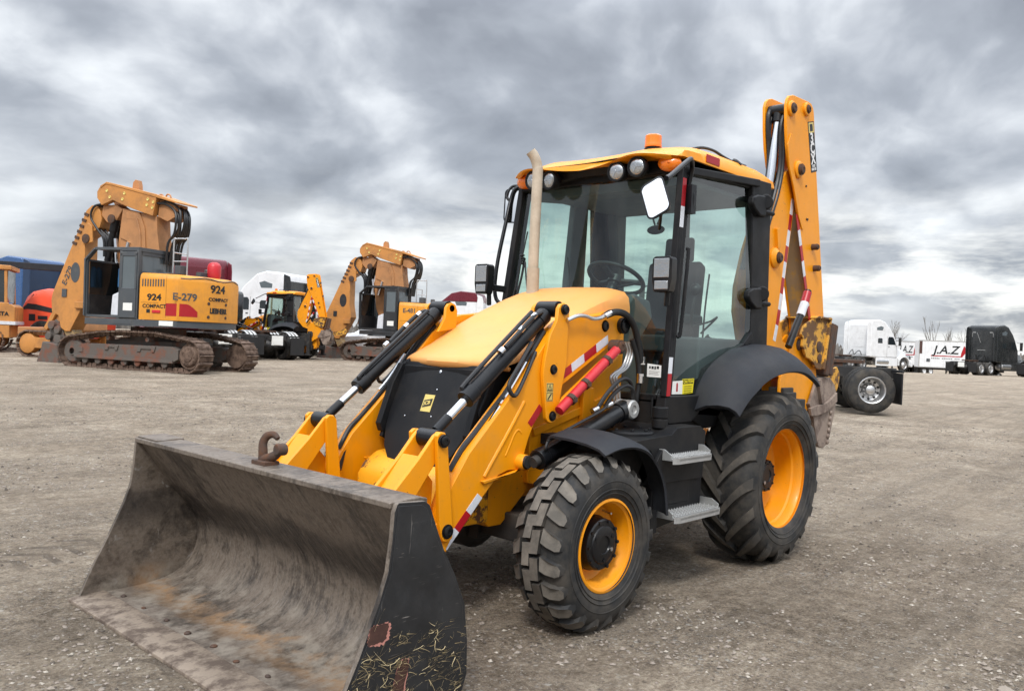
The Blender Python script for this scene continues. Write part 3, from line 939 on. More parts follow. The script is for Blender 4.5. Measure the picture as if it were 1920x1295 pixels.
for sg, fl in sides():
    b = MB().prism(ARM, .455, .56)
    # pressed ridge and lower reinforcing plate
    rib = [(2.40, 1.085), (2.47, 1.0), (2.54, .905), (2.565, .86)]
    b.tube([(2.33, .553, 1.20), (2.45, .553, 1.035), (2.57, .553, .88), (2.63, .553, .80)], .016, 8, 5)
    b.tube([(2.34, .553, 1.02), (2.37, .553, 1.04), (2.40, .553, 1.02), (2.44, .553, .95), (2.47, .553, .90)], .011, 8, 5)
    b.prism([(2.66, .782), (2.50, .795), (2.36, .822), (2.32, .86), (2.30, .838), (2.40, .805), (2.64, .765)], .45, .575)
    b.lathe((2.347, .50, .862), (0, 1, 0), [(0, .045), (.10, .045), (.112, .038)], 24)
    arm = obj('lift_arm', b, 'yellow', BH, bevel=0.006, flip=fl)
    b = MB()
    pin(b, 2.912, .552, .55, .605, .030)
    pin(b, 2.347, .862, .60, .622, .026)
    pin(b, 1.425, 1.665, .54, .60, .042)
    pin(b, 1.60, 1.655, .555, .572, .030)
    obj('arm_pin', b, 'blackpaint', arm, flip=fl)
    # reflective tape
    def tape(pts_, y0_, y1_, n_, first, nm='reflective_tape'):
        """strip between two edge lines split into n alternating segments; pts: (a0,a1) start edge, (b0,b1) end edge"""
        (a0, a1), (b0, b1) = pts_
        t_ = MB()
        for i in range(n_):
            t_.cm = (i + first) % 2
            l = lambda p, q, k: (p[0] + (q[0] - p[0]) * k, p[1] + (q[1] - p[1]) * k)
            k0, k1 = i / n_, (i + 1) / n_
            t_.prism([l(a0, b0, k0), l(a0, b0, k1), l(a1, b1, k1), l(a1, b1, k0)], y0_, y1_)
        obj(nm, t_, ['redtape', 'whitetape'], arm, flip=fl)
    tape((((2.640, .690), (2.676, .718)), ((2.884, .447), (2.918, .475))), .5595, .562, 3, 1)
    tape((((2.045, 1.353), (2.034, 1.305)), ((1.572, 1.600), (1.562, 1.548))), .5595, .562, 4, 0)
    tape((((2.203, 1.182), (2.172, 1.152)), ((2.296, 1.080), (2.264, 1.052))), .5595, .562, 1, 0)
    # bell crank on top of the arm
    b = MB().prism(BELL, .562, .588)
    b.prism([(x - .0, z) for x, z in BELL if z > 1.45][::1], .37, .395)
    b.cyl((2.047, .37, 1.735), (2.047, .588, 1.735), .028)
    bell = obj('bell_crank', b, 'yellow', BH, bevel=0.005, flip=fl)
    b = MB()
    pin(b, 2.047, 1.733, .58, .612, .025)
    pin(b, 2.122, 1.382, .58, .602, .024)
    pin(b, 2.115, 1.112, .58, .602, .024)
    obj('bell_crank_pin', b, 'blackpaint', bell, flip=fl)
    if not fl:
        b = MB()
        b.prism([(2.178, 1.305), (2.120, 1.305), (2.118, 1.199), (2.176, 1.199)], .588, .5895)
        b.cm = 1
        for z0, z1 in ((1.256, 1.302), (1.202, 1.250)):
            for (x0, x1, q0, q1) in ((2.175, 2.121, z1 - .003, z1), (2.175, 2.121, z0, z0 + .003), (2.175, 2.172, z0, z1), (2.124, 2.121, z0, z1)):
                b.prism([(x0, q0), (x1, q0), (x1, q1), (x0, q1)], .5893, .5902)
        b.prism([(2.168, 1.262), (2.128, 1.262), (2.148, 1.298)], .5893, .5902)
        b.cm = 0
        b.prism([(2.161, 1.266), (2.135, 1.266), (2.148, 1.290)], .5900, .5907)
        b.cm = 1
        b.prism([(2.150, 1.268), (2.146, 1.268), (2.146, 1.284), (2.150, 1.284)], .5905, .5912)
        b.prism([(2.166, 1.212), (2.160, 1.206), (2.130, 1.240), (2.136, 1.246)], .5893, .5902)
        obj('warning_label', b, ['badge', 'ink'], bell)
    # levelling link under the strut
    b = MB().bar((2.115, .575, 1.112), (1.50, .575, 1.49), .025, .075)
    obj('levelling_link', b, 'yellow', BH, bevel=0.006, flip=fl)
    # red safety strut carried on the arm
    b = MB().cyl((2.10, .625, 1.145), (1.565, .635, 1.515), .030, n=24)
    strut = obj('safety_strut', b, 'red', BH, bevel=0.003, flip=fl)
    for t in (.18, .42, .80):
        b = MB()
        p = Vector((2.10, .635, 1.145)).lerp(Vector((1.565, .635, 1.515)), t)
        d = (Vector((1.565, .635, 1.515)) - Vector((2.10, .635, 1.145))).normalized()
        b.cyl(p - d * .014, p + d * .014, .034 if t != .8 else .033, n=22)
        b.box(p.x - .013, p.x + .013, .645, .672, p.z - .014, p.z + .014)
        obj('strut_clamp', b, 'rust', strut, flip=fl)
    b = MB()
    pin(b, 1.548, 1.528, .58, .665, .036)
    obj('strut_pin', b, 'rust', strut, flip=fl)
    # tilt cylinder
    A, B_ = Vector((2.047, .475, 1.735)), Vector((2.955, .475, 1.022))
    d = (B_ - A).normalized()
    n_ = Vector((d.z, 0, -d.x)) * -1
    if n_.z < 0:
        n_ = -n_
    L_ = (B_ - A).length
    b = MB()
    b.cyl(A + Vector((0, -.075, 0)), A + Vector((0, .075, 0)), .048, n=24)
    b.cyl(A + d * .05, A + d * .82, .045, n=28)
    b.cyl(A + d * .77, A + d * .85, .051, n=28)
    b.cyl(A + d * .06, A + d * .13, .050, n=28)
    tc_ = obj('tilt_cylinder', b, 'blackpaint', BH, bevel=0.004, flip=fl)
    b = MB().cyl(A + d * .84, B_ - d * .14, .024, n=24)
    obj('piston_rod', b, 'chrome', tc_, flip=fl)
    b = MB()
    b.cyl(B_ - d * .16, B_ - d * .05, .028, n=24)
    b.cyl(B_ + Vector((0, -.068, 0)), B_ + Vector((0, .068, 0)), .047, n=24)
    obj('rod_eye', b, 'blackpaint', tc_, bevel=0.003, flip=fl)
    b = MB()
    off = n_ * .066
    b.tube([A + d * .12 + off + Vector((0, -.02, 0)), A + d * .3 + off + Vector((0, -.02, 0)), A + d * .78 + off * .9 + Vector((0, -.02, 0)), A + d * .81 + off * .6 + Vector((0, -.02, 0))], .013, 8, 4)
    b.tube([A + d * .10 + n_ * .05 + Vector((0, .035, 0)), A + d * .18 + off * 1.05 + Vector((0, .035, 0)), A + d * .38 + off + Vector((0, .035, 0)), A + d * .46 + off * .95 + Vector((0, .03, 0))], .014, 8, 5)
    b.tube([A + d * .26 + Vector((0, .05, -.04)), A + d * .42 + Vector((0, .085, -.06)), A + d * .55 + Vector((0, .10, -.10)), A + d * .50 + Vector((0, .11, -.19)), A + d * .38 + Vector((0, .09, -.17)), A + d * .25 + Vector((0, .075, -.10))], .012, 8, 6)
    b.tube([(2.12, .50, 1.60), (2.25, .51, 1.46), (2.38, .51, 1.30), (2.52, .50, 1.16), (2.66, .50, 1.03), (2.74, .50, .96), (2.82, .49, .84)], .016, 8, 5)
    b.tube([(2.10, .47, 1.62), (2.26, .49, 1.43), (2.44, .485, 1.22), (2.62, .48, 1.04), (2.78, .47, .86), (2.84, .45, .72)], .013, 8, 5)
    obj('hydraulic_hose', b, 'hose', tc_, flip=fl)
    b = MB()
    for t in (.15, .28, .48):
        p = A + d * t + off + Vector((0, .03, 0))
        b.cyl(p, p + d * .035, .018, n=12)
    b.tube([(2.30, .53, 1.42), (2.42, .53, 1.27), (2.50, .53, 1.19)], .010, 8, 4)
    b.tube([(2.50, .527, 1.175), (2.64, .527, 1.02), (2.70, .525, .97)], .010, 8, 4)
    obj('pipe_fitting', b, 'chrome', tc_, flip=fl)
    # bucket lever pair and tipping links
    b = MB().prism(LEVER, .562, .588)
    b.prism(LEVER, .365, .39)
    lev = obj('bucket_lever', b, 'yellow', BH, bevel=0.005, flip=fl)
    b = MB()
    pin(b, 2.968, 1.018, .585, .615, .027)
    pin(b, 2.912, .552, .585, .606, .026)
    obj('lever_pin', b, 'blackpaint', lev, flip=fl)
    b = MB().prism(LINK, .535, .560)
    b.prism(LINK, .392, .417)
    b.prism([(3.05, .93), (3.085, .945), (3.30, .69), (3.26, .66)], .417, .535)
    b.prism([(2.945, .80), (3.0, .86), (3.10, .72), (3.16, .60), (2.95, .60)], .44, .50)
    obj('tipping_link', b, 'yellow', BH, bevel=0.005, flip=fl)
    # bucket hinge lugs at the arm tip
    b = MB()
    for y0 in (.42, .565):
        b.prism([(2.86, .50), (2.90, .44), (3.335, .22), (3.345, .38), (3.38, .50), (2.93, .60)], y0 - .02, y0)
    obj('bucket_hinge', b, 'yellow', BH, bevel=0.005, flip=fl)
    # lift cylinder
    b = MB()
    p0, p1 = Vector((2.347, .655, .868)), Vector((1.47, .655, 1.145))
    d2 = (p1 - p0).normalized()
    b.cyl(p0 + d2 * .06, p1 - d2 * .02, .054, n=28)
    b.cyl(p0 + d2 * .04, p0 + d2 * .10, .059, n=28)
    b.cyl(p1 - d2 * .10, p1 - d2 * .02, .062, n=28)
    lc = obj('lift_cylinder', b, 'blackpaint', BH, bevel=0.004, flip=fl)
    b = MB().cyl(p0, p0 + d2 * .13, .032, n=20)
    b.cyl(p0 + Vector((0, -.09, 0)), p0 + Vector((0, -.03, 0)), .036, n=20)
    obj('piston_rod', b, 'darkmetal', lc, flip=fl)
    b = MB().lathe((1.475, .60, 1.14), (0, 1, 0), [(0, .02), (0, .06), (.11, .06), (.12, .052), (.12, .028), (.112, .026), (.112, 0)], 24)
    obj('cylinder_eye', b, 'galv', lc, flip=fl)
    b = MB()
    b.tube([(2.28, .70, .985), (2.20, .705, 1.02), (2.02, .705, 1.075), (1.80, .70, 1.14), (1.72, .69, 1.175)], .009, 8, 5)
    b.tube([(2.28, .70, .985), (2.295, .70, .95), (2.28, .69, .93)], .009, 8, 4)
    b.tube([(1.80, .675, 1.155), (1.72, .69, 1.25), (1.60, .70, 1.33), (1.50, .70, 1.31), (1.45, .69, 1.20)], .013, 8, 6)
    b.tube([(1.72, .675, 1.165), (1.66, .69, 1.24), (1.56, .70, 1.29), (1.47, .70, 1.26), (1.41, .69, 1.15)], .013, 8, 6)
    obj('hydraulic_hose', b, 'hose', lc, flip=fl)
    b = MB().cyl((1.80, .675, 1.155), (1.85, .675, 1.14), .018, n=12)
    b.cyl((1.66, .675, 1.18), (1.72, .675, 1.165), .018, n=12)
    obj('pipe_fitting', b, 'chrome', lc, flip=fl)
    # loader tower standing on the chassis
    TOW = [(1.22, .86), (1.20, 1.70), (1.28, 1.80), (1.36, 1.79), (1.50, 1.70), (2.02, 1.40), (2.12, 1.10), (2.12, .70), (1.95, .66), (1.5, .86)]
    b = MB().prism(TOW, .385, .425)
    b.prism([(1.30, 1.55), (1.30, 1.76), (1.44, 1.76), (1.50, 1.60)], .40, .455)
    b.box(1.55, 1.66, .425, .46, .95, 1.26)
    b.bar((2.10, .43, 1.0), (1.32, .43, 1.20), .02, .05)
    obj('loader_tower', b, 'yellow', BH, bevel=0.005, flip=fl)

# steel pipes and hoses running down in front of the cab on the near side
b = MB()
b.tube([(2.03, .60, 1.672), (1.94, .605, 1.702), (1.86, .605, 1.704), (1.79, .605, 1.692), (1.72, .605, 1.70), (1.66, .605, 1.72)], .012, 8, 5)
for k in range(3):
    x = 1.385 - .03 * k
    b.tube([(x + .03, .585, 1.56), (x, .585, 1.49), (x + .05, .585, 1.40), (x + .16, .58, 1.34), (x + .13, .58, 1.26), (x + .10, .58, 1.06)], .009, 8, 5)
obj('steel_pipe', b, 'alu', BH)
b = MB()
b.tube([(1.66, .605, 1.72), (1.56, .61, 1.745), (1.46, .62, 1.73), (1.37, .62, 1.66), (1.31, .62, 1.54), (1.27, .62, 1.42)], .022, 10, 6)
b.tube([(1.36, .60, 1.58), (1.30, .61, 1.45), (1.28, .61, 1.3), (1.30, .60, 1.1)], .018, 10, 6)
obj('hydraulic_hose', b, 'hose', BH)
b = MB().cyl((1.27, .62, 1.47), (1.27, .62, 1.42), .024, n=12)
b.cyl((1.285, .625, 1.36), (1.285, .625, 1.30), .022, n=12)
b.cyl((1.68, .605, 1.712), (1.62, .605, 1.735), .023, n=12)
obj('pipe_fitting', b, 'chrome', BH)

# ---- chassis, nose, axle
b = MB()
for sg in (1, -1):
    b.box(-1.0, 2.36, .24 * sg - .10, .24 * sg + .10, .60, .82)
    b.prism([(2.02, .70), (2.06, .90), (2.50, .86), (2.52, .56), (2.40, .47), (2.30, .47)], .30 * sg - .09, .30 * sg + .09)
b.box(1.2, 2.0, -.38, .38, .80, 1.0)
obj('chassis', b, 'yellow', BH, bevel=0.008)
nose = [(2.42, .50), (2.72, .50), (2.775, .56), (2.775, .705), (2.735, .765), (2.64, .83), (2.42, .85)]
b = MB()
ringsN = []
for y, k in ((-.40, -.045), (-.375, -.012), (-.30, 0), (0, .0), (.30, 0), (.375, -.012), (.40, -.045)):
    ringsN.append([(x + (k if x > 2.5 else 0), y, z - (0 if z > .6 else 0)) for x, z in nose])
b.loft(ringsN)
obj('nose_casting', b, 'yellow_worn', BH, bevel=0.012)
b = MB()
b.box(2.09, 2.27, -.70, .70, .38, .54)
b.lathe((2.18, -.12, .46), (0, 1, 0), [(0, 0), (0, .16), (.05, .20), (.19, .20), (.24, .16), (.24, 0)], 24)
b.box(1.2, 2.3, -.2, .2, .35, .62)
b.box(-.12, .12, -.66, .66, .52, .74)
b.box(.2, 1.3, -.42, .42, .45, .80)
obj('axle', b, 'darkmetal', BH, bevel=0.01)

# ---- engine cover
secs = [  # x, half width, top z at the centre, side drop
    (2.452, .440, 1.362, .002), (2.468, .444, 1.376, .004), (2.472, .446, 1.398, .010), (2.462, .447, 1.415, .018), (2.435, .448, 1.432, .028), (2.38, .449, 1.460, .040), (2.25, .450, 1.512, .06),
    (2.0, .453, 1.632, .085), (1.75, .457, 1.745, .115), (1.5, .460, 1.850, .15), (1.35, .462, 1.905, .18), (1.25, .458, 1.925, .20), (1.18, .450, 1.925, .21)]
prof = [(-1, 1.0), (-.995, .62), (-.965, .30), (-.88, .12), (-.74, .05), (-.62, .0), (-.3, -.02), (0, -.03), (.3, -.02), (.62, .0), (.74, .05), (.88, .12), (.965, .30), (.995, .62), (1, 1.0)]
b = MB()
rg = []
for x, w, zt, dr in secs:
    top = []
    for u, k in prof:
        xb = x - .115 * u * u * max(0.0, min(1.0, (x - 1.9) / .45))
        top.append((xb, u * w, zt - dr * k))
    rg.append(top)
b.shell(rg, -.022)
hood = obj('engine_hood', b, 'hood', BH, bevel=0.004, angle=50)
# grille panel and black side panels
gp = [(-.345, 1.375), (.345, 1.375), (.335, 1.30), (.30, .93), (.22, .885), (.15, .80), (-.15, .80), (-.22, .885), (-.30, .93), (-.335, 1.30)]
b = MB()
def on_grille(y, z, o=0.0):
    x = 2.448 + (1.375 - z) * .40 - .16 * y * y + o
    return (x, y, z)
front = []
rowz = [1.385, 1.34, 1.25, 1.1, .98, .88, .81, .735]
for z in rowz:
    hw = .375 if z > 1.2 else (.365 if z > 1.05 else (.345 if z > .92 else (.30 if z > .86 else (.22 if z > .78 else .14))))
    front.append([on_grille(hw * u, z) for u in (-1, -.95, -.8, -.4, 0, .4, .8, .95, 1)])
b.shell(front, .03)
grille = obj('front_grille', b, 'black', BH, bevel=0.004)
b = MB()
for sg in (1, -1):
    pts = [(2.44, 1.375), (2.475, 1.30), (2.60, .92), (2.56, .90), (2.0, .90), (1.95, 1.10), (1.98, 1.58), (2.10, 1.535)]
    b.prism(pts, sg * .375 - .014, sg * .375 + .014)
    b.prism([(2.46, 1.37), (2.53, 1.25), (2.62, 1.0), (2.60, .95), (2.54, .95), (2.40, 1.37)], sg * .385 - .02, sg * .385 + .028)
    b.tube([(2.46, sg * .412, 1.32), (2.50, sg * .415, 1.22), (2.545, sg * .415, 1.12), (2.50, sg * .415, 1.06)], .012, 8, 5)
    b.ball((2.45, sg * .40, 1.26), .018, .012, .018, 10, 6)
    b.ball((2.52, sg * .40, 1.00), .018, .012, .018, 10, 6)
b.box(1.9, 2.46, -.34, .34, .85, 1.36)
obj('engine_side_panel', b, 'black', BH, bevel=0.006)
# badge on the grille
b = MB()
for mi, y0, y1, z0, z1, o in ((0, -.064, .022, 1.100, 1.198, .002),):
    b.cm = mi
    q = [on_grille(y0, z0, o), on_grille(y1, z0, o), on_grille(y1, z1, o), on_grille(y0, z1, o)]
    b.add(q + [(p[0] - .006, p[1], p[2]) for p in q], [(0, 1, 2, 3), (4, 7, 6, 5), (0, 4, 5, 1), (1, 5, 6, 2), (2, 6, 7, 3), (3, 7, 4, 0)])
b.cm = 1
q = [on_grille(-.056, 1.122, .004), on_grille(.012, 1.138, .004), on_grille(.014, 1.178, .004), on_grille(-.054, 1.164, .004)]
b.add(q + [(p[0] - .004, p[1], p[2]) for p in q], [(0, 1, 2, 3), (4, 7, 6, 5), (0, 4, 5, 1), (1, 5, 6, 2), (2, 6, 7, 3), (3, 7, 4, 0)])
obj('badge', b, ['badge', 'ink'], grille)
text('badge_lettering', 'JCB', .032, 'badge', grille, on_grille(-.022, 1.150, .0055), (0, 1, .20), (-.34, 0, 1), .0008, bold=.0012, sx=1.15)
b = MB()
for y, z in ((.0, 1.335), (.045, 1.075), (-.19, 1.06), (.02, 1.23)):
    x = on_grille(y, z)[0]
    b.lathe((x - .002, y, z), (1, 0, .37), [(0, .010 if z > 1.3 else .005), (.004, .010 if z > 1.3 else .005), (.006, 0)], 12)
obj('grille_screw', b, 'chrome', grille)

# ---- exhaust stack
b = MB()
b.tube([(1.385, -.25, 1.78), (1.39, -.25, 2.20), (1.385, -.25, 2.70), (1.385, -.255, 2.78), (1.405, -.268, 2.845), (1.432, -.285, 2.885)], .037, 20, 5, radii=None, cap=False)
b.tube([(1.385, -.25, 1.78), (1.388, -.25, 2.06)], .044, 20, cap=False)
obj('exhaust_pipe', b, 'exhaust', BH)


# ---- wheels
def interp(tab, y):
    y = abs(y)
    for (a, ra), (c, rc) in zip(tab, tab[1:]):
        if y <= c:
            return ra + (rc - ra) * (y - a) / max(1e-6, c - a)
    return tab[-1][1]


def lug(mb, poly, crown, h, grow=1.10):
    """block of tread: poly of (y, theta); stands h above the carcass crown"""
    n = len(poly)
    cy = sum(p[0] for p in poly) / n
    ct = sum(p[1] for p in poly) / n
    v = []
    for k, (g_, top) in enumerate(((grow, 0), (1.0, 1))):
        for y, t in poly:
            yy, tt = cy + (y - cy) * (g_ if k == 0 else 1), ct + (t - ct) * g_
            r = interp(crown, yy) + (h if top else -.012)
            v.append((r * math.cos(tt), yy, r * math.sin(tt)))
    v.append((sum(p[0] for p in v[n:]) / n, cy, sum(p[2] for p in v[n:]) / n))
    f = [(i, (i + 1) % n, n + (i + 1) % n, n + i) for i in range(n)]
    o = len(mb.v)
    mb.v += v
    mb.f += [tuple(i + o for i in q) for q in f]
    mb.m += [0] * n
    mb.f.append(tuple(o + n + i for i in range(n)))
    mb.m.append(1)
    mb.v.pop()


def strip_lug(mb, y0, y1, t0, t1, w0, w1, crown, h, ns=6, curve=0.0, tip=0.0):
    """long lug from (y0,t0) to (y1,t1) made of a strip of quads following the crown"""
    rows = []
    for i in range(ns + 1):
        k = i / ns
        y = y0 + (y1 - y0) * k
        t = t0 + (t1 - t0) * (k + curve * k * (1 - k))
        w = (w0 + (w1 - w0) * k)
        r = interp(crown, y)
        hh = h * (1 - tip * max(0, k - .75) * 4)
        row = []
        for dt, up, gw in ((-.5, -.012, 1.35), (-.5, hh, 1.0), (.5, hh, 1.0), (.5, -.012, 1.35)):
            rr = r + up
            a = t + dt * w * gw / r
            row.append((rr * math.cos(a), y, rr * math.sin(a)))
        rows.append(row)
    o = len(mb.v)
    mb.v += [p for r_ in rows for p in r_]
    for i in range(ns):
        a = o + i * 4
        for j in range(4):
            q = (a + j, a + (j + 1) % 4, a + 4 + (j + 1) % 4, a + 4 + j)
            mb.f.append(q)
            mb.m.append(1 if j == 1 else 0)
    mb.f += [(o, o + 1, o + 2, o + 3), (o + ns * 4, o + ns * 4 + 3, o + ns * 4 + 2, o + ns * 4 + 1)]
    mb.m += [0, 0]


def tyre_profile(crown, wall):
    """outer half list from the middle of the tread to the bead; mirrored"""
    half = [(y, r) for y, r in crown] + wall
    return [(-y, r) for y, r in reversed(half)] + half[1:]


# front
CF = [(0, .446), (.06, .445), (.105, .438), (.135, .420), (.155, .392), (.164, .36)]
WF = [(.166, .345), (.165, .32), (.158, .29), (.149, .268), (.143, .252), (.135, .245)]
tf = MB()
tf.cm = 2
tf.lathe((0, 0, 0), (0, 1, 0), tyre_profile(CF, WF), 96)
for y_, r_ in ((.1655, .350), (.1645, .306), (.158, .283)):
    tf.lathe((0, 0, 0), (0, 1, 0), [(y_ - .004, r_ + .004), (y_ + .003, r_ + .0015), (y_ + .003, r_ - .0015), (y_ - .004, r_ - .004)], 96)
NL = 21
pt = 2 * math.pi / NL
for k in range(NL):
    t = k * pt
    # one row of interlocking centre blocks, then the shoulder lugs
    lug(tf, [(y, t + a * pt) for y, a in ((-.054, -.46), (-.003, -.42), (-.003, .03), (.052, .08), (.054, .92), (.003, .88), (.003, .43), (-.052, .38))], CF, .028, 1.05)
    for sg in (1, -1):
        t3 = t + (.62 if sg > 0 else .12) * pt
        q = [(.066, -.12), (.100, -.23), (.140, -.36), (.154, -.34), (.157, -.10), (.150, .08), (.118, .25), (.070, .40)]
        lug(tf, [(sg * y, t3 + a * pt) for y, a in q], CF, .030, 1.08)
front_tyre_me = None

# rear
CR = [(0, .592), (.08, .589), (.14, .578), (.18, .560), (.205, .530), (.216, .495)]
WR = [(.220, .465), (.219, .435), (.208, .405), (.196, .385), (.188, .366), (.18, .36)]
tr_ = MB()
tr_.cm = 2
tr_.lathe((0, 0, 0), (0, 1, 0), tyre_profile(CR, WR), 120)
for y_, r_ in ((.2195, .47), (.2185, .425), (.2075, .40)):
    tr_.lathe((0, 0, 0), (0, 1, 0), [(y_ - .004, r_ + .004), (y_ + .003, r_ + .0015), (y_ + .003, r_ - .0015), (y_ - .004, r_ - .004)], 120)
NR = 17
ptr = 2 * math.pi / NR
for k in range(NR):
    for sg in (1, -1):
        t = k * ptr + (0 if sg > 0 else .5 * ptr)
        strip_lug(tr_, -.012 * sg, .212 * sg, t, t + .40, .052, .074, CR, .036, 9, .25)


def wheel(name, lab, kind, x, yc, z, right):
    """rim is the part; tyre and hub are its sub-parts; local origin at the wheel's centre"""
    b = MB()
    if kind == 'front':
        fl_, R_ = .146, .2455
        prof = [(fl_ + .004, R_ - .006), (fl_ + .004, R_), (fl_, R_ + .008), (fl_ - .008, R_ + .008), (fl_ - .012, R_ - .006), (fl_ - .02, R_ - .018), (.085, R_ - .026), (.07, R_ - .034), (.03, R_ - .04), (.016, R_ - .06), (.012, .15), (.012, .05), (-.02, .05), (-.02, .215), (-.14, .235), (-.14, .25), (fl_ - .02, R_ + .002)]
    else:
        fl_, R_ = .176, .3655
        prof = [(fl_ + .004, R_ - .007), (fl_ + .004, R_), (fl_, R_ + .010), (fl_ - .010, R_ + .010), (fl_ - .014, R_ - .008), (fl_ - .03, R_ - .018), (.10, R_ - .022), (.086, R_ - .032), (.04, R_ - .034), (.0, R_ - .034), (-.04, R_ - .045), (-.06, R_ - .075), (-.072, .25), (-.075, .16), (-.075, .05), (-.11, .05), (-.11, .30), (-.18, .35), (-.18, .37), (fl_ - .03, R_ + .002)]
    b.lathe((0, 0, 0), (0, 1, 0), prof, 72)
    if kind == 'rear':
        b.prism([(.03, .265), (.075, .25), (.08, .20), (.02, .20)], -.06, -.03)
        b.box(.06, .13, -.04, -.015, .245, .27)
    else:
        b.box(-.02, .02, .02, .05, .165, .20)
    rim = obj(name, b, 'yellow', BH, bevel=0.0, angle=30, label=lab)
    rim.location = (x, yc, z)
    if right:
        rim.rotation_euler = (0, 0, math.pi)
    if kind == 'front':
        obj('tyre', tf, ['rubber', 'lug', 'rubber'], rim, angle=32)
        b = MB().lathe((0, 0, 0), (0, 1, 0), [(.01, .15), (.05, .15), (.055, .146), (.075, .143), (.108, .138), (.115, .13), (.115, .105), (.122, .10), (.126, .09), (.126, .05), (.118, .046), (.118, 0)], 40)
        for i in range(10):
            t = 2 * math.pi * i / 10
            b.cyl((.126 * math.cos(t), .108, .126 * math.sin(t)), (.126 * math.cos(t), .124, .126 * math.sin(t)), .010, n=8)
        for i in range(3):
            t = .5 + 2 * math.pi * i / 3
            b.cyl((.082 * math.cos(t), .12, .082 * math.sin(t)), (.082 * math.cos(t), .130, .082 * math.sin(t)), .013, n=10)
        obj('hub', b, 'blackpaint', rim, angle=30)
        b = MB().cyl((.070 * math.cos(3.6), .122, .070 * math.sin(3.6)), (.070 * math.cos(3.6), .1295, .070 * math.sin(3.6)), .011, n=14)
        b.cyl((-.10, .03, .16), (-.085, .10, .155), .006, n=8)
        obj('hub_plug', b, 'alu', rim)
    else:
        obj('tyre', tr_, ['rubber', 'lugmid', 'rubber'], rim, angle=32)
        b = MB().lathe((0, 0, 0), (0, 1, 0), [(-.075, .135), (-.05, .135), (-.045, .122), (.045, .118), (.055, .112), (.055, .09), (.062, .085), (.062, .05), (.056, .046), (.056, 0)], 40)
        for i in range(10):
            t = 2 * math.pi * i / 10
            b.cyl((.106 * math.cos(t), .05, .106 * math.sin(t)), (.106 * math.cos(t), .062, .106 * math.sin(t)), .009, n=8)
            b.cyl((.20 * math.cos(t), -.075, .20 * math.sin(t)), (.20 * math.cos(t), -.05, .20 * math.sin(t)), .012, n=8)
        obj('hub', b, 'blackpaint', rim, angle=30)
        b = MB().cyl((.055, .058, -.045), (.055, .066, -.045), .012, n=14)
        obj('hub_plug', b, 'alu', rim)
    return rim


for right in (False, True):
    k = -1 if right else 1
    wheel('front_wheel', None, 'front', 2.176, .918 * k, .462, right)
    wheel('rear_wheel', None, 'rear', 0.0, .862 * k, .6226, right)

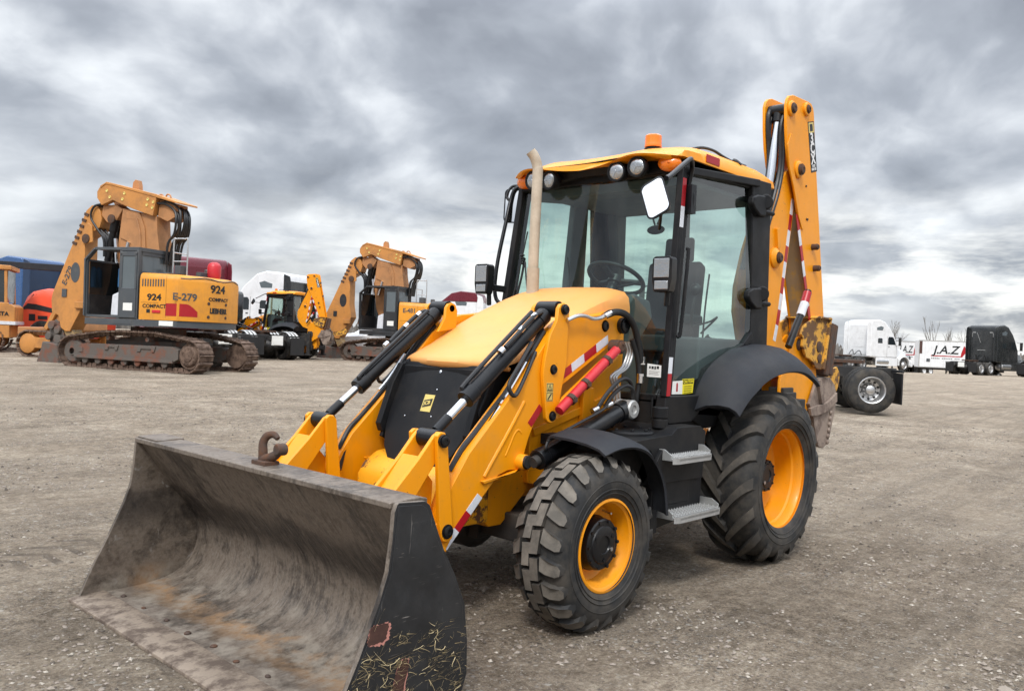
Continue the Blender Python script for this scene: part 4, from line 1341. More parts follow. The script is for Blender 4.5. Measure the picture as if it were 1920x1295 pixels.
# ---- mudguards
for sg, fl in sides():
    arc = catmull([(2.275, 0, 1.010), (2.12, 0, 1.040), (1.95, 0, 1.035), (1.80, 0, .985), (1.68, 0, .885), (1.60, 0, .755), (1.555, 0, .57)], 5)
    rg = []
    for p in arc:
        c_ = Vector((2.10, 0, .462))
        o = (Vector((p.x, 0, p.z)) - c_).normalized()
        rg.append([Vector((p.x, y, p.z)) - o * dz for y, dz in ((.69, .03), (.71, .004), (.74, 0), (.86, .006), (.97, .022), (1.04, .042), (1.075, .070))])
    b = MB().shell(rg, .014)
    for i in (5, 11, 14):
        p = arc[i]
        for y, dz in ((.80, .0), (.95, .016)):
            b.ball((p.x, y, p.z - dz + .004), .012, .012, .007, 8, 5)
    b.box(1.9, 2.02, .40, .80, .93, .99)
    obj('front_mudguard', b, 'greyplastic', BH, bevel=0.0, angle=50, flip=fl)
    eo = catmull([(.80, 0, 1.115), (.66, 0, 1.225), (.44, 0, 1.332), (.237, 0, 1.387), (.02, 0, 1.412), (-.20, 0, 1.400), (-.38, 0, 1.345), (-.47, 0, 1.30)], 5)
    ei = catmull([(.84, 0, 1.09), (.745, 0, 1.27), (.60, 0, 1.405), (.33, 0, 1.515), (0, 0, 1.560), (-.28, 0, 1.545), (-.47, 0, 1.46), (-.54, 0, 1.38)], 5)
    rg = []
    for o, i in zip(eo, ei):
        row = []
        for k, (t, bul) in enumerate(((0, 0), (.15, .02), (.4, .045), (.65, .045), (.85, .03), (.95, .008), (1.0, -.022))):
            p = i.lerp(o, t)
            row.append((p.x + .4 * bul * (1 if p.x > .5 else 0), .752 + (.31) * t, p.z + bul))
        rg.append(row)
    b = MB().shell(rg, .03)
    obj('rear_mudguard', b, 'greyplastic', BH, bevel=0.004, angle=55, flip=fl)

    # tanks, step box and steps between the wheels
    b = MB()
    b.prism([(.97, .70), (.95, 1.0), (1.02, 1.04), (1.30, 1.04), (1.36, 1.0), (1.80, .98), (1.98, .93), (1.98, .72)], .42, .93)
    b.lathe((1.50, .70, .985), (0, 0, 1), [(0, .16), (.02, .16), (.03, .15), (.03, 0)], 28)
    for i in range(8):
        t = 2 * math.pi * i / 8
        b.cyl((1.50 + .13 * math.cos(t), .70 + .13 * math.sin(t), 1.01), (1.50 + .13 * math.cos(t), .70 + .13 * math.sin(t), 1.03), .012, n=8)
    b.lathe((1.30, .80, 1.03), (0, 0, 1), [(0, .05), (.05, .05), (.052, .044), (.06, .044), (.062, .052), (.125, .052), (.13, .046), (.13, 0)], 24)
    obj('hydraulic_tank', b, 'black', BH, bevel=0.012, flip=fl)
    b = MB()
    b.prism([(.93, .48), (.93, .86), (1.0, .93), (1.44, .93), (1.52, .88), (1.56, .80), (1.56, .48), (1.5, .42)], .62, .90)
    b.prism([(1.50, .92), (1.60, .80), (1.60, .42), (1.53, .42), (1.53, .78), (1.46, .86)], .80, .955)
    b.prism([(1.60, .93), (1.72, .80), (1.66, .72), (1.53, .86)], .76, .93)
    b.box(1.09, 1.47, .898, .906, .56, .84)
    b.box(1.12, 1.18, .904, .915, .70, .75)
    obj('step_box', b, 'black', BH, bevel=0.010, flip=fl)
    for z0, x0, x1, yo in ((.868, 1.03, 1.50, 1.045), (.515, .93, 1.49, 1.065)):
        b = MB()
        b.prism([(x0, .90), (x0 + .02, yo - .01), (x0 + .05, yo), (x1 - .05, yo), (x1 - .02, yo - .01), (x1, .90)], z0 - .012, z0, 'z')
        b.prism([(x0 + .005, yo - .02), (x0 + .04, yo), (x1 - .04, yo), (x1 - .005, yo - .02), (x1 - .03, yo - .012), (x0 + .03, yo - .012)], z0 - .03, z0 + .008, 'z')
        for xx in (x0, x1 - .008):
            b.prism([(.90, z0 - .01), (yo - .03, z0 - .01), (yo - .03, z0 + .025), (yo - .08, z0 + .055), (.90, z0 + .055)], xx, xx + .008, 'x')
        for j in range(5):
            y = .915 + (yo - .94) * j / 4
            b.box(x0 + .02, x1 - .02, y - .004, y + .004, z0 - .002, z0 + .010)
            for i in range(17):
                x = x0 + .03 + (x1 - x0 - .06) * i / 16
                b.add([(x - .008, y - .005, z0 + .008), (x + .008, y - .005, z0 + .008), (x + .008, y + .005, z0 + .008), (x - .008, y + .005, z0 + .008), (x, y, z0 + .022)], [(0, 1, 4), (1, 2, 4), (2, 3, 4), (3, 0, 4)])
        obj('step', b, 'galv', BH, flip=fl)

# ---- cab
b = MB()
for sg in (1, -1):
    # windscreen pillars
    b.bar((1.205, sg * .768, 1.215), (1.02, sg * .712, 2.74), .052, .055, (1, 0, 0))
    b.bar((1.150, sg * .752, 1.215), (.955, sg * .712, 2.74), .030, .060, (1, 0, 0))
    # rear pillars
    b.prism([(.055, 1.55), (-.245, 1.50), (-.20, 2.83), (.115, 2.82), (.105, 2.74), (.05, 1.9)], sg * .735 - .03, sg * .735 + .018)
    # door frame over the mudguard
    for (p, q) in (((.055, 1.66), (.17, 1.57)), ((.17, 1.57), (.50, 1.44)), ((.50, 1.44), (.70, 1.28)), ((.70, 1.28), (.76, 1.20)), ((.74, 1.198), (1.18, 1.194)), ((.03, 2.79), (1.02, 2.72))):
        b.bar((p[0], sg * .755, p[1]), (q[0], sg * .755 if q[1] < 2.5 else sg * .715, q[1]), .05, .055)
    b.bar((1.02, sg * .70, 2.745), (-.22, sg * .70, 2.80), .07, .09)
    # lower side wall
    b.prism([(1.22, 1.21), (1.22, 1.08), (1.12, 1.03), (.90, 1.06), (.80, 1.10), (.62, 1.40), (.2, 1.56), (-.25, 1.50), (-.25, 1.0), (.6, .98)], sg * .70 - .02, sg * .70 + .02)
b.prism([(1.22, 1.225), (1.24, 1.10), (1.18, 1.04), (.90, 1.045), (.80, 1.10), (.78, 1.225)], .71, .79)
b.prism([(1.22, 1.225), (1.24, 1.10), (1.18, 1.04), (.90, 1.045), (.80, 1.10), (.78, 1.225)], -.79, -.71)
b.bar((1.19, -.73, 1.20), (1.19, .73, 1.20), .06, .06)
b.prism([(-.73, 1.20), (.73, 1.20), (.73, 1.06), (.70, 1.0), (-.70, 1.0), (-.73, 1.06)], 1.14, 1.22, 'x')
b.bar((1.03, -.70, 2.72), (1.03, .70, 2.72), .07, .06)
b.box(-.26, -.20, -.72, .72, 1.2, 1.62)
b.bar((-.22, -.72, 2.78), (-.22, .72, 2.78), .06, .10)
b.bar((-.24, .0, 1.6), (-.22, .0, 2.78), .05, .05, (1, 0, 0))
b.box(-.25, 1.2, -.70, .70, 1.0, 1.04)
frame = obj('cab_frame', b, 'black', BH, bevel=0.010)
# inner pillar on the far side and roof lining
b = MB()
b.prism([(.50, 1.55), (.28, 1.55), (.27, 2.05), (.25, 2.78), (.42, 2.78), (.49, 2.05)], -.725, -.655)
b.prism([(-.18, 1.55), (-.24, 1.55), (-.22, 2.78), (-.05, 2.78), (-.10, 2.4)], -.70, -.60)
b.prism([(-.18, 1.55), (-.24, 1.55), (-.22, 2.78), (-.05, 2.78), (-.10, 2.4)], .60, .70)
b.box(-.20, 1.0, -.66, .66, 2.66, 2.70)
b.prism([(.62, 2.66), (1.0, 2.62), (1.0, 2.69), (.6, 2.69)], -.66, .66)
obj('cab_lining', b, 'interior', BH, bevel=0.02)
# windows
def pane(nm, quad, parent):
    return obj(nm, MB().add(quad, [tuple(range(len(quad)))]), 'glass', parent)
rows_ = []
for k in range(9):
    y = -.70 + 1.40 * k / 8
    bow = .035 * (1 - (y / .70) ** 2)
    rows_.append([(1.20 + bow, y * 1.035, 1.22), (1.125 + bow, y * 1.02, 1.80), (1.02 + bow, y * .985, 2.71)])
mbw = MB().loft(rows_, closed=False, caps=False)
obj('windscreen', mbw, 'glass', frame, angle=60)
for sg in (1, -1):
    pane('side_window', [(1.16, sg * .757, 1.24), (.75, sg * .757, 1.24), (.70, sg * .757, 1.30), (.50, sg * .757, 1.46), (.17, sg * .755, 1.60), (.06, sg * .754, 1.70), (.05, sg * .748, 1.95), (.11, sg * .716, 2.77), (.98, sg * .714, 2.71)], frame)
pane('rear_window', [(-.235, -.68, 1.62), (-.235, .68, 1.62), (-.225, .66, 2.74), (-.225, -.66, 2.74)], frame)
# dashboard, console, steering wheel, seat, levers
b = MB()
b.prism([(1.16, 1.05), (1.18, 1.78), (1.05, 1.90), (.86, 1.86), (.82, 1.74), (.95, 1.60), (.95, 1.05)], -.22, .40)
b.prism([(1.16, 1.50), (1.16, 1.82), (1.02, 1.86), (.94, 1.78), (.98, 1.50)], -.66, -.22)
b.box(-.05, .55, .38, .62, 1.04, 1.62)
b.box(.10, .50, -.62, -.36, 1.04, 1.66)
obj('dashboard', b, 'interior', BH, bevel=0.02)
b = MB()
ctr = Vector((.90, .12, 2.02))
ax = Vector((-.48, 0, .88)).normalized()
a1 = Vector((0, 1, 0))
a2 = ax.cross(a1)
b.tube([ctr + (a1 * math.cos(t) + a2 * math.sin(t)) * .205 for t in (2 * math.pi * i / 40 for i in range(41))], .016, 10, cap=False)
for t in (math.radians(20), math.radians(160), math.radians(270)):
    b.bar(ctr - ax * .02, ctr + (a1 * math.cos(t) + a2 * math.sin(t)) * .20, .045, .018, ax)
b.cyl(ctr - ax * .04, ctr + ax * .01, .055, n=20)
b.cyl(ctr - ax * .30, ctr - ax * .03, .04, n=16)
b.tube([ctr - ax * .08, ctr - ax * .06 + a1 * .12, ctr - ax * .04 + a1 * .22], .010, 8, 4)
obj('steering_wheel', b, 'hose', BH)
b = MB()
b.box(-.02, .46, -.25, .25, 1.50, 1.63)
b.prism([(.02, 1.60), (-.10, 1.60), (-.17, 2.20), (-.09, 2.24), (-.05, 2.22)], -.24, .24)
b.prism([(-.10, 2.24), (-.17, 2.24), (-.17, 2.44), (-.12, 2.44)], -.13, .13)
b.box(.05, .38, -.15, .15, 1.05, 1.50)
b.box(.0, .30, .25, .33, 1.72, 1.80)
b.box(.0, .30, -.33, -.25, 1.72, 1.80)
obj('driver_seat', b, 'seat', BH, bevel=0.03)
b = MB()
b.tube([(.42, .48, 1.60), (.45, .49, 1.80), (.43, .50, 1.93)], .011, 8, 4)
b.ball((.43, .50, 1.97), .042, .042, .045, 12, 8)
b.tube([(.30, .50, 1.60), (.28, .50, 1.85), (.24, .50, 2.10)], .007, 6, 4)
b.tube([(-.02, .30, 1.66), (.10, .50, 1.78), (.30, .55, 1.74), (.45, .50, 1.70)], .008, 6, 5)
b.tube([(.80, -.40, 1.85), (.78, -.41, 2.05), (.80, -.42, 2.2)], .007, 6, 4)
obj('control_lever', b, 'hose', BH)
b = MB().tube([(.10, -.10, 2.68), (.12, -.10, 2.58), (.12, -.08, 2.52)], .008, 6, 4)
b.tube([(.12, .02, 2.68), (.12, -.03, 2.58), (.12, -.06, 2.52)], .008, 6, 4)
b.ball((.12, -.07, 2.48), .02, .085, .038, 14, 8)
obj('interior_mirror', b, 'hose', BH)
# stickers and tape on the cab
b = MB()
b.prism([(1.125, 1.233), (.985, 1.232), (.985, 1.322), (1.112, 1.318)], .7585, .7605)
obj('safety_sticker', b, 'sticker_white', frame)
b = MB().prism([(1.062, 1.250), (1.042, 1.250), (1.042, 1.300), (1.052, 1.310), (1.062, 1.300)], .760, .7612)
obj('extinguisher_picture', b, 'redtape', frame)
b = MB().prism([(.985, 1.232), (.852, 1.238), (.838, 1.336), (.985, 1.332)], .7585, .7607)
b.cm = 1
b.prism([(.98, 1.298), (.850, 1.302), (.846, 1.331), (.98, 1.328)], .7600, .7612)
for z in (1.284, 1.270, 1.256, 1.243):
    b.prism([(.965, z), (.868, z + .003), (.868, z - .001), (.965, z - .004)], .7600, .7612)
cs = obj('caution_sign', b, ['sticker_yellow', 'ink'], frame)
text('caution_lettering', 'CAUTION', .027, 'sticker_yellow', cs, (.913, .7618, 1.3145), (-1, 0, .03), (0, 0, 1), .0005, sx=1.02, bold=.0008)
b = MB()
def pillar_tape(z0, z1, m_):
    b.cm = m_
    f = lambda z: (1.232 - (z - 1.215) * (.185 / 1.525) , .768 - (z - 1.215) * .0368)
    v = []
    for z in (z0, z1):
        x, y = f(z)
        for dx, dy in ((-.042, .026), (.0, .026), (.0, .029), (-.042, .029)):
            v.append((x + dx, y + dy, z))
    b.add(v, [(0, 1, 5, 4), (1, 2, 6, 5), (2, 3, 7, 6), (3, 0, 4, 7), (0, 3, 2, 1), (4, 5, 6, 7)])
pillar_tape(1.225, 1.37, 0)
pillar_tape(1.37, 1.475, 1)
obj('reflective_tape', b, ['redtape', 'whitetape'], frame)
b = MB()
pillar_tape(2.33, 2.47, 1)
pillar_tape(2.47, 2.66, 0)
obj('reflective_tape', b, ['redtape', 'whitetape'], frame)
b = MB()
b.prism([(.645, 1.342), (.750, 1.342), (.750, 1.420), (.645, 1.428)], 1.235, 1.2385, 'x')
b.cm = 1
for (y0, y1, z0, z1) in ((.66, .672, 1.396, 1.412), (.678, .695, 1.394, 1.412), (.70, .712, 1.392, 1.413), (.718, .735, 1.396, 1.414), (.66, .74, 1.378, 1.380), (.66, .73, 1.368, 1.370), (.66, .735, 1.358, 1.360)):
    b.box(1.238, 1.2393, y0, y1, z0, z1)
obj('data_plate', b, ['sticker_white', 'ink'], frame)
# door hinges / latches
for z in (2.62, 1.93):
    b = MB()
    b.prism([(.17, z + .05), (.10, z + .075), (-.03, z + .085), (-.05, z - .075), (.05, z - .08), (.14, z - .04), (.18, z)], .745, .80)
    b.cyl((-.06, .765, z + .04), (-.03, .80, z + .04), .06, n=20)
    b.cyl((-.02, .77, z - .03), (-.20, .78, z - .03), .018, n=10)
    obj('door_hinge', b, 'black', frame, bevel=0.02)
b = MB().tube([(1.13, .79, 1.62), (1.12, .81, 1.65), (1.05, .80, 2.15), (1.045, .785, 2.18)], .012, 8, 4)
obj('grab_handle', b, 'black', frame)
# wiper
b = MB()
b.tube([(1.235, -.56, 1.80), (1.20, -.53, 2.02), (1.185, -.52, 2.16)], .010, 6, 4)
b.tube([(1.25, -.57, 1.84), (1.215, -.545, 2.05), (1.17, -.515, 2.36)], .006, 6, 3)
b.tube([(1.245, -.40, 1.80), (1.225, -.46, 2.0), (1.20, -.50, 2.13)], .007, 6, 3)
b.tube([(1.26, -.30, 1.78), (1.24, -.42, 1.95)], .006, 6, 3)
for k in range(4):
    b.ball((1.195 + .004 * k, -.525, 2.12 + .02 * k), .02, .02, .01, 8, 5)
obj('windscreen_wiper', b, 'hose', BH)

# ---- roof
def roof_top(x, y):
    u = abs(y) / .76
    z = 2.955 - .05 * u ** 3 - .15 * max(0, (x - .60) / .6) ** 2
    z -= .04 * max(0, (.0 - x) / .28) ** 2
    return z
rows_ = []
xs_ = [1.27, 1.262, 1.24, 1.16, 1.02, .8, .5, .2, -.05, -.18, -.245, -.262, -.265]
for i, x in enumerate(xs_):
    row = []
    for j in range(29):
        y = -.74 + 1.48 * j / 28
        u = abs(y) / .74
        hump = math.exp(-((abs(y) - .50) / .22) ** 2)
        x2 = x
        if x > 1.0:
            x2 = x - (.15 * u ** 4) - (.05 * (1 - hump) if x > 1.2 else 0)
        zt = roof_top(x, y) + .028 * hump * max(0.0, min(1.0, (x - .5) / .5))
        zb = 2.80 + .015 * hump - (0.045 * (1 - hump) * (1 - u * .8) if x > 1.1 else 0)
        edge = max(0, (u - .90) / .10)
        zt = zt * (1 - edge ** 2) + (zb + .05) * edge ** 2
        if i == 0 or i == len(xs_) - 1:
            z = zb
        elif i == 1 or i == len(xs_) - 2:
            z = zb + .35 * (zt - zb)
        elif i == 2 or i == len(xs_) - 3:
            z = zb + .85 * (zt - zb)
        else:
            z = zt
        row.append((x2, y, z))
    # close under the sides
    y0, y1 = row[0], row[-1]
    zb = 2.795
    row = [(y0[0], -.725, zb if i not in (0, len(xs_) - 1) else min(zb, y0[2])), (y0[0], -.745, zb + .004 if i not in (0, len(xs_) - 1) else y0[2])] + row + [(y1[0], .745, zb + .004 if i not in (0, len(xs_) - 1) else y1[2]), (y1[0], .725, zb if i not in (0, len(xs_) - 1) else min(zb, y1[2]))]
    rows_.append(row)
b = MB().loft(rows_, closed=True, caps=True)
roof = obj('roof', b, 'yellow', BH, bevel=0.0, angle=40)
b = MB()
rows_ = []
for x, in ((1.225,), (1.05,), (.90,)):
    row = []
    for j in range(21):
        y = -.735 + 1.47 * j / 20
        u = abs(y) / .735
        hump = math.exp(-((abs(y) - .48) / .27) ** 2)
        row.append((x - .24 * u ** 4 - (.05 * (1 - hump)), y, 2.815))
    for j in range(20, -1, -1):
        y = -.735 + 1.47 * j / 20
        u = abs(y) / .735
        hump = math.exp(-((abs(y) - .48) / .27) ** 2)
        row.append((x - .06 - .24 * u ** 4 - (.05 * (1 - hump)), y, 2.735 - .035 * hump))
    rows_.append(row)
b.loft(rows_)
b.box(-.23, .95, -.735, .735, 2.765, 2.80)
obj('roof_visor', b, 'black', BH, bevel=0.006)
for sg, fl in sides():
    for y, z, nm in ((.296, 2.722, 'work_light'), (.462, 2.738, 'work_light')):
        x = 1.175 + .008
        b = MB()
        b.lathe((x - .03, y, z), (1, .10, -.06), [(-.05, .02), (-.04, .045), (0, .066), (.045, .070), (.055, .068), (.055, .058), (.048, .056)], 28)
        wl = obj(nm, b, 'black', BH, flip=fl)
        b = MB().lathe((x - .03, y, z), (1, .10, -.06), [(.046, .057), (.052, .05), (.056, .03), (.058, 0)], 28)
        for k in range(3):
            b.bar(Vector((x + .024, y + .003, z)) + Vector((0, .04 * math.cos(k * 2.1), .04 * math.sin(k * 2.1))), Vector((x + .027, y + .003, z)), .012, .006, (1, 0, 0))
        obj('lens', b, 'lens', wl, flip=fl)
    b = MB()
    ctr = Vector((1.06, .635, 2.760))
    b.lathe(ctr, (.9, .42, 0), [(0, .0), (0, .064), (.03, .066), (.045, .060), (.062, .038), (.068, 0)], 28)
    b.v = [(p[0] - 0, ctr.y + (p[1] - ctr.y) * 1.25, ctr.z + (p[2] - ctr.z) * .82) for p in b.v]
    b.ball((ctr.x + .058, ctr.y + .03, ctr.z), .012, .012, .01, 10, 6)
    obj('turn_indicator', b, 'amber', BH, flip=fl)
    # mirror on its arm
    b = MB()
    b.tube([(.98, .735, 2.60), (.985, .76, 2.72), (1.06, .80, 2.765), (1.15, .83, 2.745), (1.42, .88, 2.60), (1.50, .895, 2.565)] if not fl else [(1.06, .74, 1.80), (1.10, .88, 1.86), (1.085, .905, 2.1), (.985, .915, 2.50), (.93, .93, 2.66), (.90, .91, 2.76), (.84, .84, 2.79), (.80, .76, 2.74)], .016, 10, 6)
    if fl:
        b.tube([(.93, .93, 2.66), (.935, .97, 2.70), (.90, .95, 2.78), (.86, .88, 2.79)], .012, 8, 5)
    else:
        b.tube([(1.0, .75, 2.62), (.985, .77, 2.55), (.985, .765, 2.46)], .020, 10, 4)
        b.box(.955, 1.015, .735, .785, 2.43, 2.62)
        b.tube([(1.25, .70, 2.30), (1.40, .80, 2.38), (1.56, .86, 2.40)], .010, 8, 4)
    mc = Vector((1.62, .905, 2.425)) if not fl else Vector((.90, .935, 2.625))
    nrm = Vector((.90, -.02, .20)).normalized() if not fl else Vector((.90, -.58, .05)).normalized()
    upv = (Vector((.19, -.47, 1)) if not fl else Vector((-.1, .05, 1)))
    upv = (upv - nrm * upv.dot(nrm)).normalized()
    rtv = upv.cross(nrm)
    hw, hh = (.074, .116) if not fl else (.058, .130)
    def rounded(hw_, hh_, rr_, o_):
        pts = []
        for cx_, cy_, a0 in ((1, 1, 0), (-1, 1, 90), (-1, -1, 180), (1, -1, 270)):
            for k in range(6):
                t = rad(a0 + 90 * k / 5)
                pts.append(mc + rtv * (cx_ * (hw_ - rr_) + rr_ * math.cos(t)) + upv * (cy_ * (hh_ - rr_) + rr_ * math.sin(t)) + nrm * o_)
        return pts
    b.loft([rounded(hw * .7, hh * .75, .03, -.055), rounded(hw, hh, .035, -.02), rounded(hw + .010, hh + .010, .04, .006), rounded(hw, hh, .035, .008), rounded(hw, hh, .035, .002)])
    mir = obj('wing_mirror', b, 'blackpaint', BH, flip=fl)
    b = MB().loft([rounded(hw, hh, .035, .0035), rounded(hw, hh, .035, .0055)])
    obj('mirror_glass', b, 'mirror', mir, flip=fl)
    # head lamp beside the windscreen
    hc = Vector((1.36, .80, 2.01))
    b = MB()
    b.bar((1.10, .74, 1.93), (1.30, .80, 1.94), .03, .05)
    b.cyl((1.27, .79, 1.80), (1.27, .80, 1.97), .018, n=12)
    b.prism([(-.055, -.125), (.055, -.125), (.072, -.05), (.072, .085), (.055, .10), (-.055, .10), (-.072, .085), (-.072, -.05)], 0, .085, 'x')
    nv = len(b.v)
    k_ = nv - 16
    b.v = b.v[:k_] + [(hc.x - .085 + p[0], hc.y + p[1] * (1 if p[0] > .05 else .85), hc.z + p[2]) for p in b.v[k_:]]
    hl = obj('headlight', b, 'blackpaint', BH, bevel=0.008, flip=fl)
    b = MB().box(hc.x - .004, hc.x + .004, hc.y - .056, hc.y + .056, hc.z - .035, hc.z + .085)
    obj('lens', b, 'lens', hl, bevel=0.003, flip=fl)
    b = MB().box(hc.x - .006, hc.x + .002, hc.y - .050, hc.y + .050, hc.z - .110, hc.z - .055)
    obj('indicator_lens', b, M['lens'] if True else 0, hl, bevel=0.004, flip=fl)
# front tape and cable on the roof, beacon
b = MB()
ctr = Vector((.86, .40, 2.955))
bc = Vector((.84, .35, roof_top(.84, .35) + .002))
b.lathe(bc, (0, 0, 1), [(0, .062), (.012, .062), (.012, .05), (.022, .05), (.022, 0)], 28)
beacon = obj('warning_beacon', b, 'black', BH)
b = MB().lathe(bc, (0, 0, 1), [(.020, 0), (.020, .060), (.03, .062), (.038, .060), (.07, .059), (.100, .058), (.107, .052), (.109, 0)], 28)
obj('beacon_lens', b, 'amber', beacon)
b = MB().tube([(.60, .52, 2.965), (.52, .56, 2.985), (.40, .58, 2.985), (.30, .60, 2.96), (.22, .63, 2.935), (.15, .655, 2.925), (.06, .66, 2.925)], .011, 8, 5)
b.tube([(.20, .70, 2.90), (.22, .67, 2.93), (.20, .64, 2.945)], .014, 8, 4)
obj('roof_cable', b, 'hose', BH)
b = MB()
for i in range(2):
    pass
v = []
for x in (.78, .60):
    for z in (2.868, 2.815):
        y = .7445
        v += [(x, y, z), (x, y + .004, z)]
b.add(v, [(0, 1, 3, 2), (4, 6, 7, 5), (0, 4, 5, 1), (2, 3, 7, 6), (0, 2, 6, 4), (1, 5, 7, 3)])
obj('roof_tape', b, 'redtape', roof)

# ---- backhoe at the rear: frame, boom, dipper, bucket
b = MB()
b.box(-1.12, -.92, -.62, .62, 1.02, 1.20)
b.box(-1.12, -.92, -.62, .62, .48, .64)
for sg in (1, -1):
    b.box(-1.08, -.88, sg * .54 - .07, sg * .54 + .07, .42, 1.24)
    b.box(-1.0, -.30, sg * .42 - .06, sg * .42 + .06, .6, 1.15)
obj('rear_frame', b, 'darkmetal', BH, bevel=0.010)
for sg, fl in sides():
    b = MB()
    b.box(-1.05, -.91, .62, .73, .26, 1.15)
    b.box(-1.10, -.84, .54, .76, .20, .26)
    obj('stabiliser_leg', b, 'darkmetal', BH, bevel=0.008, flip=fl)
KP = [(-.86, .86), (-.86, 1.30), (-.921, 1.404), (-1.076, 1.625), (-1.126, 1.664), (-1.211, 1.680), (-1.301, 1.660), (-1.361, 1.619), (-1.579, 1.407), (-1.60, 1.33), (-1.537, 1.20), (-1.464, 1.05), (-1.36, .98), (-1.10, .82)]
b = MB().prism(KP, .56, .585).prism(KP, .33, .355)
b.box(-1.25, -.95, .24, .46, .55, 1.30)
b.cyl((-1.10, .35, .50), (-1.10, .35, 1.40), .11, n=24)
kp = obj('king_post', b, 'yellow', BH, bevel=0.006)
b = MB()
pin(b, -1.19, 1.61, .58, .605, .040)
obj('king_post_pin', b, 'rust', kp)
# boom: two plates with a box between, front face open at the top
BOOM = [(-1.03, 3.02), (-.99, 3.09), (-.92, 3.10), (-.85, 3.05), (-.739, 2.933), (-.559, 2.577), (-.44, 2.347), (-.335, 2.05), (-.33, 1.85), (-.42, 1.62), (-.62, 1.42), (-.95, 1.30), (-1.25, 1.34), (-1.40, 1.55), (-1.44, 1.66), (-1.34, 1.70), (-1.20, 1.62), (-1.05, 1.60), (-.93, 1.63), (-.86, 1.81), (-1.0, 2.59), (-1.045, 2.86)]
b = MB().prism(BOOM, .535, .56).prism(BOOM, .385, .41)
b.prism([(-.60, 2.55), (-.48, 2.33), (-.40, 2.05), (-.42, 1.85), (-.60, 1.55), (-.93, 1.45), (-1.05, 1.60), (-.93, 1.66), (-.88, 1.81), (-.97, 2.40)], .41, .535)
boom = obj('boom', b, 'yellow', BH, bevel=0.006)
b = MB()
b.lathe((-.703, .555, 2.315), (0, 1, 0), [(0, .085), (.02, .085), (.03, .07), (.045, .05)], 24)
b.bar((-.74, .57, 2.40), (-.705, .57, 2.56), .03, .05)
obj('boom_boss', b, 'yellow', boom, bevel=0.004)
b = MB()
pin(b, -.703, 2.315, .59, .625, .034)
obj('boom_pin', b, 'rust', boom)
b = MB()
EDGE = [(-1.035, 2.84), (-.995, 2.59), (-.862, 1.83), (-.80, 1.62)]
def edge_tape(mb, line, side, y0, y1, n_, first, w=.05, x_off=.012):
    L_ = [Vector((p[0], 0, p[1])) for p in line]
    tot = sum((c - a).length for a, c in zip(L_, L_[1:]))
    def at(t):
        s_ = t * tot
        for a, c in zip(L_, L_[1:]):
            l = (c - a).length
            if s_ <= l + 1e-6:
                return a + (c - a) * (s_ / l), (c - a).normalized()
            s_ -= l
        return L_[-1], (L_[-1] - L_[-2]).normalized()
    for i in range(n_):
        mb.cm = (i + first) % 2
        (p, d), (q, e) = at(i / n_), at((i + 1) / n_)
        nd, ne = Vector((-d.z, 0, d.x)) * side, Vector((-e.z, 0, e.x)) * side
        pts = [p + nd * x_off, q + ne * x_off, q + ne * (x_off + w), p + nd * (x_off + w)]
        mb.prism([(v.x, v.z) for v in pts], y0, y1)
edge_tape(b, EDGE, 1, .558, .562, 9, 1)
obj('reflective_tape', b, ['redtape', 'whitetape'], boom)
# dipper
DIP = [(-.717, 3.586), (-.735, 3.635), (-.77, 3.668), (-.839, 3.690), (-1.14, 3.705), (-1.20, 3.70), (-1.245, 3.67), (-1.262, 3.63), (-1.343, 3.241), (-1.58, 2.25), (-1.673, 1.846), (-1.69, 1.68), (-1.62, 1.58), (-1.50, 1.60), (-1.44, 1.68), (-1.394, 1.833), (-1.034, 2.728), (-.965, 2.88), (-.90, 3.0), (-.82, 3.10), (-.765, 3.25), (-.735, 3.40)]
b = MB().prism(DIP, .575, .60).prism(DIP, .385, .41)
b.prism([(-1.16, 2.95), (-1.30, 3.15), (-1.32, 3.0), (-1.56, 2.05), (-1.66, 1.66), (-1.50, 1.62), (-1.41, 1.85), (-1.08, 2.70)], .41, .575)
b.prism([(-1.20, 3.68), (-1.235, 3.64), (-1.33, 3.20), (-1.30, 3.18), (-1.17, 3.60)], .41, .575)
dip = obj('dipper_arm', b, 'yellow', BH, bevel=0.006)
b = MB().prism([(-1.030, 2.735), (-1.048, 2.725), (-1.40, 1.85), (-1.45, 1.60), (-1.43, 1.58), (-1.392, 1.84)], .412, .572)
obj('worn_front_plate', b, 'worn_brown', dip, label='inner face of the dipper scraped to brown bare metal')
b = MB()
for x, z, r in ((-.797, 3.566, .065), (-1.087, 3.624, .058), (-.983, 3.09, .075)):
    b.lathe((x, .595, z), (0, 1, 0), [(0, r), (.02, r), (.028, r * .85), (.03, 0)], 24)
b.prism([(-.80, 3.36), (-.85, 3.34), (-.87, 3.12), (-1.10, 2.66), (-1.13, 2.60), (-1.10, 2.60), (-1.02, 2.70), (-.90, 2.93), (-.80, 3.08), (-.755, 3.26)], .598, .612)
obj('dipper_plate', b, 'yellow', dip, bevel=0.004)
b = MB()
for x, z, r, y1 in ((-.797, 3.566, .036, .645), (-1.087, 3.624, .030, .64), (-.983, 3.09, .038, .655), (-1.345, 2.474, .022, .66), (-1.399, 2.292, .022, .66), (-1.16, 2.98, .010, .607), (-1.20, 2.70, .010, .607), (-1.22, 2.70, .010, .607)):
    pin(b, x, z, .59, y1, r, 14)
for x, z in ((-1.46, 2.77), (-1.33, 3.33)):
    b.box(x - .03, x, .46, .53, z - .04, z + .04)
obj('dipper_pin', b, 'rust', dip)
b = MB()
edge_tape(b, [(-1.034, 2.728), (-1.394, 1.833)], 1, .598, .602, 7, 0, .045, .006)
obj('reflective_tape', b, ['redtape', 'whitetape'], dip)
